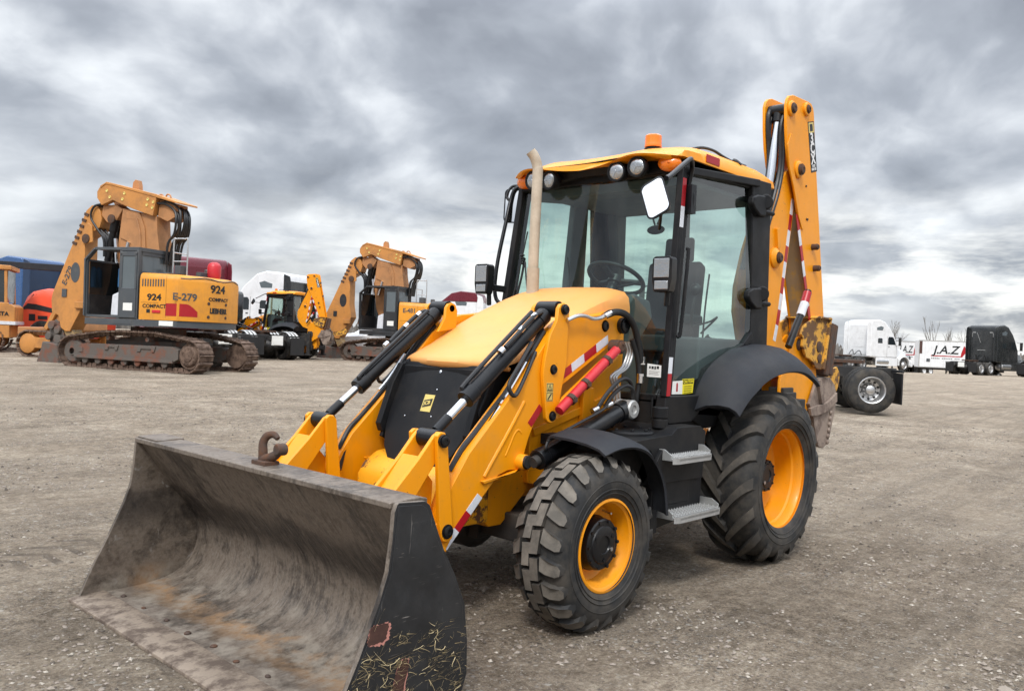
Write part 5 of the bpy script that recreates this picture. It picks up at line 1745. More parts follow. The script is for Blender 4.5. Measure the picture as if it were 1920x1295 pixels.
# model decal down the dipper
b = MB()
DA, DB = Vector((-1.195, .6, 3.545)), Vector((-1.312, .6, 3.128))
dd = (DB - DA).normalized()
dw = Vector((-dd.z, 0, dd.x)) * -1
if dw.x > 0:
    dw = -dw
def dq(t0, t1, w0, w1, y0, y1):
    P4 = [DA.lerp(DB, t) + dw * w for t, w in ((t0, w0), (t1, w0), (t1, w1), (t0, w1))]
    b.prism([(p.x, p.z) for p in P4], y0, y1)
dq(0, 1, -.062, .062, .598, .6015)
b.cm = 1
dq(.02, .22, -.050, .050, .6005, .6025)
b.cm = 0
dq(.05, .19, -.03, .03, .6015, .6030)
dec = obj('model_decal', b, ['ink', 'badge'], dip)
for ch, t in (('3', .335), ('C', .535), ('X', .745)):
    p = DA.lerp(DB, t)
    text('decal_lettering', ch, .125, 'whiteink', dec, (p.x, .6022, p.z), dw, -dd, .0006, sx=.95, bold=.004)
for ch, t in (('SITE', .885), ('MASTER', .945)):
    p = DA.lerp(DB, t)
    text('decal_lettering', ch, .034 if len(ch) < 5 else .026, 'whiteink', dec, (p.x, .6022, p.z), dw, -dd, .0006, bold=.001)
# dipper cylinder on the cab side with its hoses
b = MB()
T0, T1 = Vector((-.80, .495, 3.56)), Vector((-.62, .475, 2.20))
dv = (T1 - T0).normalized()
b.cyl(T0 + dv * .72, T1, .058, n=24)
b.cyl(T0 + dv * .68, T0 + dv * .76, .066, n=24)
dc = obj('dipper_cylinder', b, 'blackpaint', BH, bevel=0.004)
b = MB().cyl(T0 + dv * .09, T0 + dv * .70, .034, n=20)
obj('piston_rod', b, 'chrome', dc)
b = MB().cyl(T0 + Vector((0, -.08, 0)), T0 + Vector((0, .08, 0)), .055, n=20)
b.cyl(T0 + dv * .02, T0 + dv * .10, .05, n=20)
obj('rod_eye', b, 'blackpaint', dc, bevel=0.004)
b = MB()
for y, o in ((.555, .0), (.545, .03), (.43, .0), (.44, .025)):
    b.tube([(-.80, y, 3.55), (-.775 + o, y, 3.40), (-.79 + o, y, 3.1), (-.72 + o, y, 2.85), (-.60 + o, y, 2.62), (-.50 + o, y, 2.42), (-.40, y, 2.2)], .017, 8, 5)
b.tube([(-.80, .435, 3.58), (-.74, .435, 3.52), (-.76, .44, 3.30), (-.85, .45, 3.1)], .022, 8, 5)
obj('hydraulic_hose', b, 'hose', dc)
b = MB()
for y in (.54, .49, .44):
    b.cyl((-.57, y, 2.62), (-.55, y, 2.57), .022, n=10)
obj('pipe_fitting', b, 'chrome', dc)
# rusty tipping link, bucket cylinder and digging bucket folded under the dipper
LK = [(-1.174, 1.768), (-1.25, 1.805), (-1.334, 1.831), (-1.411, 1.858), (-1.707, 1.850), (-1.668, 1.556), (-1.60, 1.42), (-1.56, 1.395), (-1.46, 1.41), (-1.40, 1.46), (-1.314, 1.493), (-1.25, 1.50), (-1.195, 1.570), (-1.16, 1.60), (-1.17, 1.66), (-1.130, 1.70)]
b = MB().prism(LK, .610, .635).prism(LK, .36, .384)
b.prism([(-1.36, 1.850), (-1.411, 1.872), (-1.72, 1.866), (-1.722, 1.848), (-1.411, 1.852)], .36, .66)
b.bar((-1.60, .625, 1.40), (-1.715, .625, 1.87), .03, .06, (0, 1, 0))
tl = obj('dipper_link', b, 'dirty_steel_yellow', BH, bevel=0.005)
b = MB()
for x, z, r in ((-1.50, 1.60, .05), (-1.52, 1.50, .04)):
    b.lathe((x, .63, z), (0, 1, 0), [(0, r), (.012, r), (.016, r * .7), (.016, 0)], 18)
obj('link_boss', b, 'rust', tl)
b = MB()
b.bar((-1.69, .60, 1.34), (-1.80, .60, 1.82), .10, .06, (1, 0, 0))
b.bar((-1.76, .56, 1.34), (-1.88, .56, 1.82), .10, .12, (1, 0, 0))
b.bar((-1.84, .60, 1.345), (-1.935, .60, 1.815), .04, .08, (1, 0, 0))
obj('bucket_guard', b, 'rust', BH, bevel=0.012)
b = MB().prism([(-2.28, 1.30), (-2.36, 1.38), (-2.540, 1.413), (-2.62, 1.34), (-2.601, 1.241), (-2.542, 1.161), (-2.410, 1.120), (-2.0, 1.12), (-1.95, 1.25)], .375, .40)
obj('far_link', b, 'dirty_steel_yellow', BH, bevel=0.004)
DBK = [(-1.542, 1.32), (-1.817, 1.325), (-1.93, 1.26), (-1.982, 1.186), (-1.985, 1.10), (-1.964, 1.0), (-1.90, .84), (-1.835, .715), (-1.73, .680), (-1.631, .70), (-1.56, .80), (-1.485, .98), (-1.393, 1.092)]
b = MB().prism(DBK, .595, .62).prism(DBK, .30, .325)
b.prism([(-1.90, .84), (-1.835, .715), (-1.73, .680), (-1.631, .70), (-1.56, .80), (-1.485, .98), (-1.393, 1.092), (-1.43, 1.10), (-1.51, 1.0), (-1.585, .815), (-1.645, .725), (-1.73, .71), (-1.81, .735), (-1.87, .85)], .325, .595)
b.prism([(-1.361, 1.056), (-1.50, 1.075), (-1.672, 1.086), (-1.80, 1.12), (-1.945, 1.185), (-1.955, 1.10), (-1.80, 1.04), (-1.680, 1.005), (-1.52, .985), (-1.392, .985)], .62, .645)
b.prism([(-1.50, 1.30), (-1.56, 1.31), (-1.66, 1.10), (-1.60, 1.09)], .62, .65)
for k in range(6):
    t = k / 5
    b.ball((-1.86 + .05 * t, .625, 1.0 - .27 * t), .026, .014, .022, 8, 6)
dbk = obj('digging_bucket', b, M.setdefault('dustysteel', mat('dusty_brown_steel', (0.27, 0.21, 0.17), .75, .15, (.12, .085, .07), .85, 5.0, .45, .6, .15, 40)), BH, bevel=0.004)
# locking lever with reflective tape in front of the dipper
b = MB().tube([(-1.174, .655, 2.077), (-1.083, .655, 1.91), (-.97, .655, 1.769), (-.834, .655, 1.585)], .03, 10, 3)
lk_ = obj('locking_bar', b, 'blackpaint', BH)
b = MB().cyl((-1.165, .655, 2.062), (-1.115, .655, 1.968), .036, n=14)
b.cm = 1
b.cyl((-1.115, .655, 1.968), (-1.04, .655, 1.855), .036, n=14)
obj('reflective_tape', b, ['redtape', 'whitetape'], lk_)

# ---------------------------------------------------------------- crawler excavator (built once, then copied)
def path_pts(poly, step):
    """evenly spaced points and tangents round a closed polyline"""
    n = len(poly)
    seg = [(Vector((*poly[i], 0)), Vector((*poly[(i + 1) % n], 0))) for i in range(n)]
    tot = sum((q - p).length for p, q in seg)
    m = round(tot / step)
    out = []
    for k in range(m):
        s_ = tot * k / m
        for p, q in seg:
            l = (q - p).length
            if s_ <= l:
                out.append((p + (q - p) * (s_ / l), (q - p).normalized()))
                break
            s_ -= l
    return out


def excavator():
    root = thing('crawler_excavator', 'orange crawler excavator with grey caged cab and arm folded high, marked E-279', 'excavator',
                 group='tunnel excavators parked on their tracks')
    # tracks
    loop = []
    for c, r, a0, a1 in (((2.02, .42), .40, -90, 75), ((1.0, .62), .36, 95, 96), ((.2, .66), .36, 90, 91), ((-1.0, .66), .36, 90, 91), ((-2.1, .44), .42, 100, 270)):
        k = max(2, int(abs(a1 - a0) / 15))
        for i in range(k + 1):
            t = rad(a0 + (a1 - a0) * i / k)
            loop.append((c[0] + r * math.cos(t), c[1] + r * math.sin(t)))
    for sg, fl in sides():
        b = MB()
        for p, t in path_pts(loop, .19):
            nrm = Vector((t.y, -t.x, 0))
            o = lambda a, h: (p.x + t.x * a + nrm.x * h, p.y + t.y * a + nrm.y * h)
            pts = [o(-.088, .0), o(-.088, .03), o(-.072, .034), o(-.066, .062), (o(-.052, .062)), o(-.044, .034), o(.070, .03), o(.088, .02), o(.088, .0)]
            b.prism(pts, .70, 1.25)
            b.prism([o(-.08, -.07), o(-.08, .0), o(.08, .0), o(.08, -.07), o(.03, -.10), o(-.03, -.10)], .88, 1.07)
        tr = obj('crawler_track', b, 'track', root, flip=fl)
        b = MB()
        b.prism([(2.05, .30), (2.15, .40), (2.05, .60), (1.5, .66), (-1.55, .68), (-1.75, .60), (-1.75, .34), (-1.6, .27)], .80, 1.16)
        b.prism([(1.9, .24), (1.9, .32), (-1.6, .31), (-1.6, .23)], .78, 1.20)
        b.prism([(.35, .50), (.30, .64), (.75, .66), (.80, .50), (.68, .50), (.66, .58), (.44, .58), (.42, .50)], 1.16, 1.19)
        b.prism([(-.95, .50), (-1.0, .66), (-.40, .68), (-.35, .50), (-.47, .50), (-.49, .58), (-.84, .58), (-.86, .50)], 1.16, 1.19)
        b.prism([(1.6, .40), (1.6, .55), (1.75, .55), (1.75, .40)], 1.16, 1.18)
        for i in range(7):
            x = 1.55 - i * .47
            b.lathe((x, .84, .20), (0, 1, 0), [(0, 0), (0, .11), (.06, .11), (.08, .085), (.22, .085), (.24, .11), (.30, .11), (.31, .05), (.31, 0)], 18)
        for x in (.8, -.6):
            b.lathe((x, .88, .84), (0, 1, 0), [(0, 0), (0, .07), (.2, .07), (.2, 0)], 14)
        obj('track_frame', b, 'under', tr, bevel=0.01, flip=fl)
        b = MB().lathe((-2.1, .80, .44), (0, 1, 0), [(0, 0), (0, .34), (.32, .34), (.32, .29), (.36, .27), (.385, .24), (.385, .15), (.405, .14), (.405, 0)], 32)
        for i in range(12):
            t = 2 * math.pi * i / 12
            b.cyl((-2.1 + .20 * math.cos(t), 1.18, .44 + .20 * math.sin(t)), (-2.1 + .20 * math.cos(t), 1.20, .44 + .20 * math.sin(t)), .02, n=8)
            b.box(-2.1 + .36 * math.cos(t) - .03, -2.1 + .36 * math.cos(t) + .03, .93, 1.02, .44 + .36 * math.sin(t) - .03, .44 + .36 * math.sin(t) + .03)
        obj('sprocket', b, 'track', tr, flip=fl)
        b = MB().lathe((2.02, .85, .42), (0, 1, 0), [(0, 0), (0, .30), (.06, .36), (.22, .36), (.28, .30), (.28, .1), (.31, .09), (.31, 0)], 32)
        obj('idler_wheel', b, 'under', tr, flip=fl)
    b = MB().box(-1.2, 1.2, -.75, .75, .42, .80)
    b.lathe((0, 0, .78), (0, 0, 1), [(0, .75), (.40, .75), (.40, 0)], 40)
    obj('undercarriage_frame', b, 'under', root, bevel=0.02)
    # slewing platform
    def plan(R_, hw, xf):
        a = math.degrees(math.asin(hw / R_))
        pts = [(xf, hw)] + [(R_ * math.cos(rad(t)), R_ * math.sin(rad(t))) for t in [180 - a + (2 * a) * i / 22 for i in range(23)]] + [(xf, -hw)]
        return pts
    b = MB().prism(plan(2.12, 1.24, 1.5), 1.20, 1.385, 'z')
    b.box(-.2, .5, 1.235, 1.25, 1.24, 1.36)
    obj('platform', b, 'slate', root, bevel=0.02)
    b = MB()
    body = plan(2.15, 1.25, -.44)
    tops = []
    lay = []
    for z, k in ((1.39, 1.0), (2.50, 1.0), (2.60, .985), (2.66, .95), (2.68, .90)):
        lay.append([(x if x > -.5 else -.44 + (x + .44) * k, y * k, z - (.05 if z > 2.4 else 0) * max(0, -x - .6) / 1.5) for x, y in body])
    b.loft(lay)
    ctr_ = obj('engine_housing', b, 'bodyyellow', root, bevel=0.0, angle=45)
    b = MB()
    for z in (1.86,):
        b.box(-1.1, -.5, 1.2505, 1.2525, z - .004, z + .004)
    b.box(-1.352, -1.346, 1.2505, 1.2525, 1.45, 2.6)
    obj('panel_gap', b, 'ink', ctr_)
    b = MB()
    arc = lambda a, z, o=.003: ((2.15 + o) * math.cos(rad(a)), (2.15 + o) * math.sin(rad(a)), z)
    rows = []
    flat = [(-1.35, 1.252), (-1.55, 1.252), (-1.72, 1.252)]
    for i in range(11):
        t = i / 10
        if i < 3:
            x, y = flat[i]
        else:
            a = 146 + (159 - 146) * (i - 3) / 7
            x, y, _ = arc(a, 0)
        zt = 1.85 - .20 * max(0, t - .55) ** 1.5 / .3
        rows.append([(x, y, 1.51), (x, y, max(1.56, zt))])
    b.loft(rows, closed=False, caps=False)
    obj('red_panel', b, 'redtape', ctr_)
    def arc_text(nm, body_, size, a, z, m='ink', o=.012, bold=.006, sx=1.0):
        t_ = text(nm, body_, size, m, ctr_, (0, 0, 0), (1, 0, 0), (0, 0, 1), .004, bold=bold, sx=sx)
        for v_ in t_.data.vertices:               # wrap the letters round the curved panel
            an, ra = rad(a) + v_.co.x / 2.15, 2.15 - v_.co.y + .004
            v_.co = (ra * math.cos(an), ra * math.sin(an), z + v_.co.z)
        t_.data.update()
        return t_
    arc_text('unit_number', 'E-279', .27, 149.5, 2.03, 'slate', .035, .006, 1.05)
    arc_text('model_lettering', '924', .30, 176.5, 2.30, 'ink', .03, .008, 1.25)
    arc_text('model_lettering', 'COMPACT', .13, 178, 2.02, 'ink', .03, .004, 1.25)
    arc_text('maker_lettering', 'LIEBHERR', .20, 178, 1.70, 'ink', .04, .010, .78)
    text('model_lettering', '924', .24, 'ink', ctr_, (-.95, 1.253, 2.0), (-1, 0, 0), (0, 0, 1), .003, bold=.008, sx=1.35)
    text('model_lettering', 'COMPACT', .14, 'ink', ctr_, (-.96, 1.253, 1.76), (-1, 0, 0), (0, 0, 1), .003, bold=.004, sx=1.2)
    b = MB()
    for a in (168, 186):
        for z in (1.53, 1.90):
            p = Vector(arc(a, z, -.01))
            b.cyl(p, p + Vector((math.cos(rad(a)), math.sin(rad(a)), 0)) * .02, .045, n=12)
    obj('bolt', b, 'rust', ctr_)
    b = MB()
    for k in range(9):
        b.box(-1.28 + k * .09, -1.24 + k * .09, 1.2505, 1.257, 2.30, 2.50)
    obj('vent_slot', b, 'slate', ctr_)
    b = MB()
    rim_ = [(2.13 * math.cos(rad(a)), 2.13 * math.sin(rad(a)), 2.56 + .03 * math.sin(a * .2)) for a in range(146, 215, 6)]
    b.tube(rim_, .018, 6)
    b.box(-1.2, -.5, .2, 1.0, 2.66, 2.70)
    b.box(-1.9, -1.3, -.6, .5, 2.58, 2.64)
    obj('engine_cover', b, 'slate', ctr_, bevel=0.01)
    b = MB().box(-.82, -.70, 1.25, 1.256, 1.58, 1.68)
    obj('filler_recess', b, 'ink', ctr_)
    b = MB().box(-1.18, -.90, 1.25, 1.275, 1.58, 1.66)
    obj('side_lamp', b, 'red', ctr_, bevel=0.02)
    b = MB().box(-1.62, -1.15, 1.241, 1.262, 1.24, 1.37)
    obj('data_label', b, 'sticker_white', ctr_)
    # cab with open door and bar guard
    b = MB()
    b.box(-.36, .32, -.05, 1.24, 3.26, 3.37)
    for y in (1.20, -.01):
        b.bar((-.32, y, 1.40), (-.32, y, 3.30), .09, .09, (1, 0, 0))
        b.bar((.28, y, 1.40), (.28, y, 3.30), .08, .08, (1, 0, 0))
        b.bar((1.48, y, 1.42), (1.52, y, 3.05), .08, .07, (1, 0, 0))
        b.bar((1.51, y, 3.03), (1.20, y, 3.33), .08, .07, (1, 0, 0))
        b.bar((1.22, y, 3.33), (.26, y, 3.33), .07, .08, (0, 0, 1))
        b.bar((1.50, y, 1.44), (.26, y, 1.44), .07, .08, (0, 0, 1))
    for z in (1.44, 3.0):
        b.bar((1.49, -.05, z), (1.49, 1.24, z), .06, .06)
    b.bar((1.20, -.05, 3.33), (1.20, 1.24, 3.33), .06, .06)
    b.box(-.34, -.28, -.05, 1.24, 1.40, 2.72)
    b.box(-.34, 1.5, -.06, 1.22, 1.40, 1.46)
    b.box(-.34, -.28, -.05, .14, 2.7, 3.3)
    b.box(-.34, -.28, 1.08, 1.24, 2.7, 3.3)
    b.box(-.34, -.28, -.05, 1.24, 3.16, 3.3)
    b.box(.30, 1.24, -.03, 1.20, 3.30, 3.345)
    b.prism([(.30, 1.46), (1.46, 1.46), (1.49, 3.02), (1.20, 3.28), (.30, 3.28)], -.075, -.06)
    for y in (1.235,):
        b.bar((1.50, y, 1.44), (1.53, y, 3.05), .11, .05, (1, 0, 0))
        b.bar((1.53, y, 3.02), (1.20, y, 3.32), .10, .05, (1, 0, 0))
    cab = obj('cab', b, 'slate', root, bevel=0.015)
    b = MB().prism([(.34, 1.95), (1.40, 1.95), (1.44, 2.98), (1.18, 3.2), (.34, 3.2)], -.058, -.045)
    obj('side_window', b, 'greyglass', cab)
    b = MB().add([(1.455, .0, 2.05), (1.455, 1.16, 2.05), (1.475, 1.16, 3.0), (1.475, .0, 3.0)], [(0, 1, 2, 3)])
    obj('front_window', b, 'darkglass', cab)
    b = MB().box(1.43, 1.46, .0, 1.16, 1.48, 2.05)
    obj('front_panel', b, 'charcoal', cab)
    b = MB()
    for i in range(12):
        y = .06 + i * .10
        b.box(1.50, 1.52, y - .012, y + .012, 1.5, 3.0)
    for i in range(9):
        x = .45 + i * .12
        b.box(x - .01, x + .01, -.02, .0, 1.5, 3.2)
    obj('window_guard', b, 'slate', cab)
    b = MB().box(-.32, .26, 1.235, 1.275, 1.42, 2.24)
    b.box(-.32, -.26, 1.235, 1.275, 2.2, 3.20)
    b.box(.18, .26, 1.235, 1.275, 2.2, 3.20)
    b.box(-.32, .26, 1.235, 1.275, 3.12, 3.24)
    door = obj('cab_door', b, 'slate', cab, bevel=0.012)
    b = MB().add([(-.26, 1.255, 2.24), (.18, 1.255, 2.24), (.18, 1.255, 3.12), (-.26, 1.255, 3.12)], [(0, 1, 2, 3)])
    obj('door_window', b, 'greyglass', cab)
    b = MB().add([(-.31, .14, 2.72), (-.31, 1.08, 2.72), (-.31, 1.08, 3.16), (-.31, .14, 3.16)], [(0, 1, 2, 3)])
    obj('rear_window', b, 'greyglass', cab)
    b = MB().box(-.22, .10, 1.274, 1.279, 1.62, 1.83)
    obj('door_notice', b, 'sticker_white', cab)
    b = MB().prism([(.0, 1.46), (.42, 1.46), (.45, 2.0), (.30, 2.12), (.05, 2.08)], .30, .95)
    b.prism([(-.10, 1.9), (.06, 1.95), (.02, 2.9), (-.12, 2.85)], .35, .9)
    obj('cab_seat', b, 'seat', cab, bevel=0.03)
    b = MB().prism([(.32, 1.47), (.70, 1.47), (.66, 2.05), (.40, 2.15), (.34, 2.1)], .98, 1.12)
    obj('side_console', b, 'whitetape', cab, bevel=0.03)
    b = MB()
    for y in (.35, .52):
        b.lathe((.95, y, 2.3), (0, 0, 1), [(0, .09), (.5, .09), (.56, .05), (.6, .02), (.6, 0)], 16)
    obj('gas_bottle', b, 'gasblue', cab)
    b = MB().tube([(-.92, .55, 2.66), (-.92, .55, 3.62), (-1.0, .55, 3.68), (-1.32, .55, 3.68), (-1.40, .55, 3.62), (-1.40, .55, 2.62)], .022, 8, 3)
    b.tube([(-.92, .55, 3.05), (-1.40, .55, 3.05)], .018, 8)
    b.tube([(-.92, .55, 2.66), (-.92, .0, 2.66), (-.92, .0, 3.3), (-.92, .55, 3.3)], .018, 8)
    obj('handrail', b, 'alu', root)
    b = MB().box(-1.35, -1.15, .45, .75, 2.68, 2.92)
    b.box(-1.65, -1.5, -.2, .3, 2.62, 2.78)
    b.lathe((-1.2, -.55, 2.6), (0, 0, 1), [(0, .10), (.30, .10), (.32, .05), (.32, 0)], 14)
    obj('engine_top_box', b, 'slate', root, bevel=0.01)
    b = MB().lathe((-1.75, -.15, 2.62), (0, 0, 1), [(0, .16), (.1, .19), (.36, .19), (.44, .15), (.48, .07), (.48, 0)], 20)
    obj('red_air_cleaner', b, 'red', root)
    # boom standing up, folded over the front, arm hanging down
    b = MB()
    low = [(-.05, 2.2), (-.20, 3.0), (-.02, 3.9), (.02, 4.36), (.45, 4.45), (1.28, 4.62), (1.36, 3.95), (1.42, 3.46), (1.25, 2.4), (.9, 1.6), (.3, 1.5)]
    b.prism(low, -.30, .24)
    b.prism([(.35, 3.45), (.42, 4.05), (.62, 4.48), (1.24, 4.56), (1.32, 3.95), (1.30, 3.75), (1.05, 3.66), (1.0, 3.4)], .24, .28)
    b.prism([(1.06, 4.30), (1.16, 4.36), (1.10, 4.48), (.70, 4.42), (.62, 4.26)], .262, .286)
    b.tube([(.52, .29, 3.4), (.56, .29, 3.9), (.70, .29, 4.3)], .03, 8, 4)
    bl = obj('boom_base', b, 'tan2', root, bevel=0.02)
    b = MB()
    head = [(2.16, 5.10), (2.08, 5.22), (1.86, 5.32), (1.6, 5.30), (.90, 5.14), (.0, 4.94), (-.05, 4.90), (.06, 4.36), (.55, 4.50), (1.24, 4.72), (1.55, 4.84), (1.98, 4.70), (2.15, 4.92)]
    b.prism(head, .18, .36).prism(head, -.40, -.22)
    b.prism([(2.05, 5.26), (1.80, 5.38), (1.60, 5.34), (-.05, 4.98), (-.85, 4.74), (-.85, 4.69), (.0, 4.90), (1.6, 5.27), (1.84, 5.31), (2.02, 5.20)], -.42, .38)
    b.prism([(1.9, 4.9), (1.6, 5.2), (.2, 4.9), (.15, 4.55), (.9, 4.72), (1.5, 4.9)], -.22, .18)
    bh_ = obj('boom_head', b, 'tan', root, bevel=0.015)
    b = MB()
    for x, z in ((1.78, 5.12), (1.66, 4.93), (1.12, 5.03), (1.18, 4.86), (.25, 4.84), (.28, 4.68), (.05, 4.76), (.08, 4.60)):
        b.lathe((x, .355, z), (0, 1, 0), [(0, .045), (.02, .045), (.022, .03), (.014, .02), (.014, 0)], 12)
    obj('bolt', b, 'badge', bh_)
    b = MB().prism([(1.12, 5.22), (1.10, 5.40), (1.02, 5.48), (.92, 5.46), (.88, 5.32), (.86, 5.14)], -.08, .08)
    for x in (.10, -.16):
        b.tube([(x + .12, 0, 4.92), (x + .06, 0, 5.03), (x - .05, 0, 5.01), (x - .11, 0, 4.86)], .025, 8, 4)
    obj('lifting_eye', b, 'tan2', bh_, bevel=0.01)
    b = MB().prism([(.0, 4.36), (-.05, 4.85), (-.6, 4.72), (-.62, 4.35), (-.35, 4.22)], -.30, .22)
    obj('hose_carrier', b, 'tan2', bh_, bevel=0.01)
    # arm (stick)
    b = MB()
    stick = [(2.28, 4.72), (2.45, 4.72), (2.65, 4.57), (3.20, 3.45), (3.86, 2.10), (3.90, 1.90), (3.86, 1.52), (3.60, 1.42), (3.48, 1.05), (3.30, .95), (3.12, .95), (2.75, 1.55), (2.52, 1.95), (2.60, 2.35), (2.64, 2.60), (2.65, 3.78), (2.42, 3.90), (2.12, 4.05), (2.05, 4.30), (2.13, 4.56)]
    b.prism(stick, -.22, .26)
    b.prism([(2.30, 3.62), (2.34, 4.10), (2.50, 4.20), (2.70, 3.95), (2.66, 3.55)], .26, .32)
    b.box(2.55, 2.90, .22, .34, 1.65, 1.85)
    st = obj('stick', b, 'tan', root, bevel=0.02)
    b = MB().lathe((2.98, .258, 2.72), (0, 1, 0), [(0, .24), (.008, .24), (.008, 0)], 28)
    b.v = [(2.98 + (x - 2.98) * .75, y, 2.72 + (z - 2.72) * 1.25) for x, y, z in b.v]
    b.box(3.28, 3.46, .255, .285, 1.98, 2.22)
    obj('patch_plate', b, 'slate', st)
    for k in range(6):
        pass
    b = MB()
    for k in range(6):
        x, z = 2.60 + k * .085, 4.42 - k * .17
        b.bar((x - .06, .27, z), (x + .10, .27, z + .05), .03, .08)
    obj('edge_cleat', b, 'rust', st)
    text('unit_number', 'E-279', .26, 'slate', st, (3.28, .268, 2.62), (-.42, 0, .91), (.91, 0, .42), .003, bold=.003)
    b = MB().lathe((2.55, .30, 3.72), (0, 1, 0), [(0, .14), (.05, .14), (.06, .09), (.06, 0)], 20)
    b.lathe((1.62, .30, 4.30), (0, 1, 0), [(0, .13), (.04, .13), (.05, .08), (.05, 0)], 20)
    obj('pivot_pin', b, 'rust', st)
    b = MB().prism([(2.06, 4.70), (1.55, 4.74), (1.30, 4.60), (1.50, 4.30), (1.62, 4.14), (1.90, 4.22), (2.1, 4.42)], -.16, .22)
    obj('knuckle', b, 'tan2', root, bevel=0.02)
    # lower adapter and blade at the arm's foot
    b = MB().prism([(3.70, 1.50), (3.40, 1.60), (2.95, .75), (3.20, .55)], -.16, .20)
    obj('tool_stick', b, 'worn_brown', root, bevel=0.02)
    b = MB()
    for y in (-.2, .18):
        b.prism([(4.0, 1.15), (3.75, 1.30), (3.50, 1.12), (3.35, .70), (3.6, .52), (3.95, .60)], y - .03, y + .03)
    for x, z, r in ((3.82, 1.12, .13), (3.58, .98, .12), (3.92, .78, .12), (3.55, .70, .14)):
        b.cyl((x, -.32, z), (x, .32, z), r, n=16)
    obj('quick_hitch', b, 'under', root, bevel=0.02)
    b = MB().prism([(3.98, .62), (3.40, .55), (3.30, -.02), (4.22, -.06), (4.05, .35)], -.45, .45)
    bk = obj('trenching_tool', b, 'under', root, bevel=0.03)
    # rams
    for y in (-.14, .14):
        b = MB().cyl((1.62, y, 4.30), (2.02, y, 2.4), .10, n=18)
        b.cyl((1.62, y, 4.30), (1.70, y, 3.95), .125, n=18)
        rm = obj('boom_ram', b, 'blackpaint', root)
        b = MB().cyl((2.02, y, 2.45), (2.2, y, 1.65), .06, n=14)
        obj('piston_rod', b, 'chrome', rm)
    for y in (.30, -.34):
        b = MB().cyl((.95, y, 3.62), (1.12, y, 3.0), .055, n=14)
        b.cyl((1.45, y, 3.72), (1.36, y, 3.0), .05, n=14)
        obj('lift_rod', b, 'chrome', root)
    # hoses over the knuckle and behind the boom head
    rh = random.Random(3)
    b = MB()
    for k in range(9):
        y = -.28 + .07 * k
        w = rh.uniform(-.06, .08)
        b.tube([(.0, y, 4.74), (-.35, y, 4.72 + w), (-.68 - w, y, 4.52 + w), (-.78 - w, y + .05, 4.2), (-.66, y, 3.85), (-.45 + w, y, 3.6), (-.38, y, 3.0)], .034, 7, 4)
    for k in range(7):
        y = -.20 + .08 * k
        w = rh.uniform(-.05, .08)
        b.tube([(2.05, y, 4.75), (2.32 + w, y + .05, 4.66), (2.42 + w, y + .05, 4.35), (2.15 + w, y + .05, 4.0), (1.92, y, 3.7), (1.88, y, 3.2)], .032, 7, 4)
    obj('hydraulic_hose', b, 'hose', root)
    return root


EX1 = excavator()
EX1.location = spot(-10.25, 24.31)
EX1.rotation_euler = (0, 0, heading(160.1))
EX2 = copy_tree(EX1)
EX2['label'] = 'orange crawler excavator with black caged cab, marked E-481, the farther of the two'
EX1['label'] = 'orange crawler excavator with grey cab and yellow counterweight marked E-279 and 924'
EX2.location = spot(-5.0, 38.0)
EX2.rotation_euler = (0, 0, heading(160.1))
for p in list(EX2.children):
    for q in [p] + list(p.children):
        nm = q.name.split('.')[0]
        if nm in ('model_lettering', 'maker_lettering', 'vent_slot', 'red_panel', 'side_lamp', 'filler_recess', 'data_label', 'gas_bottle', 'red_air_cleaner') or nm == 'unit_number':
            bpy.data.objects.remove(q)
            continue
        if nm in ('cab', 'cab_door', 'window_guard', 'platform', 'patch_plate'):
            q.material_slots[0].link = 'OBJECT'
            q.material_slots[0].material = M['charcoal']
hs = [c for c in EX2.children if c.name.startswith('engine_housing')][0]
text('unit_number', 'E-481', .27, 'slate', hs, (-.95, 1.254, 2.30), (-1, 0, 0), (0, 0, 1), .003, bold=.006)

# ---------------------------------------------------------------- the second backhoe loader, seen from behind
BH2 = copy_tree(BH)
BH2['label'] = 'second yellow backhoe loader seen from behind between the two excavators'
BH2['group'] = BH['group'] = 'yellow backhoe loaders'
BH2.location = spot(-9.5, 36.8)
BH2.rotation_euler = (0, 0, heading(166))


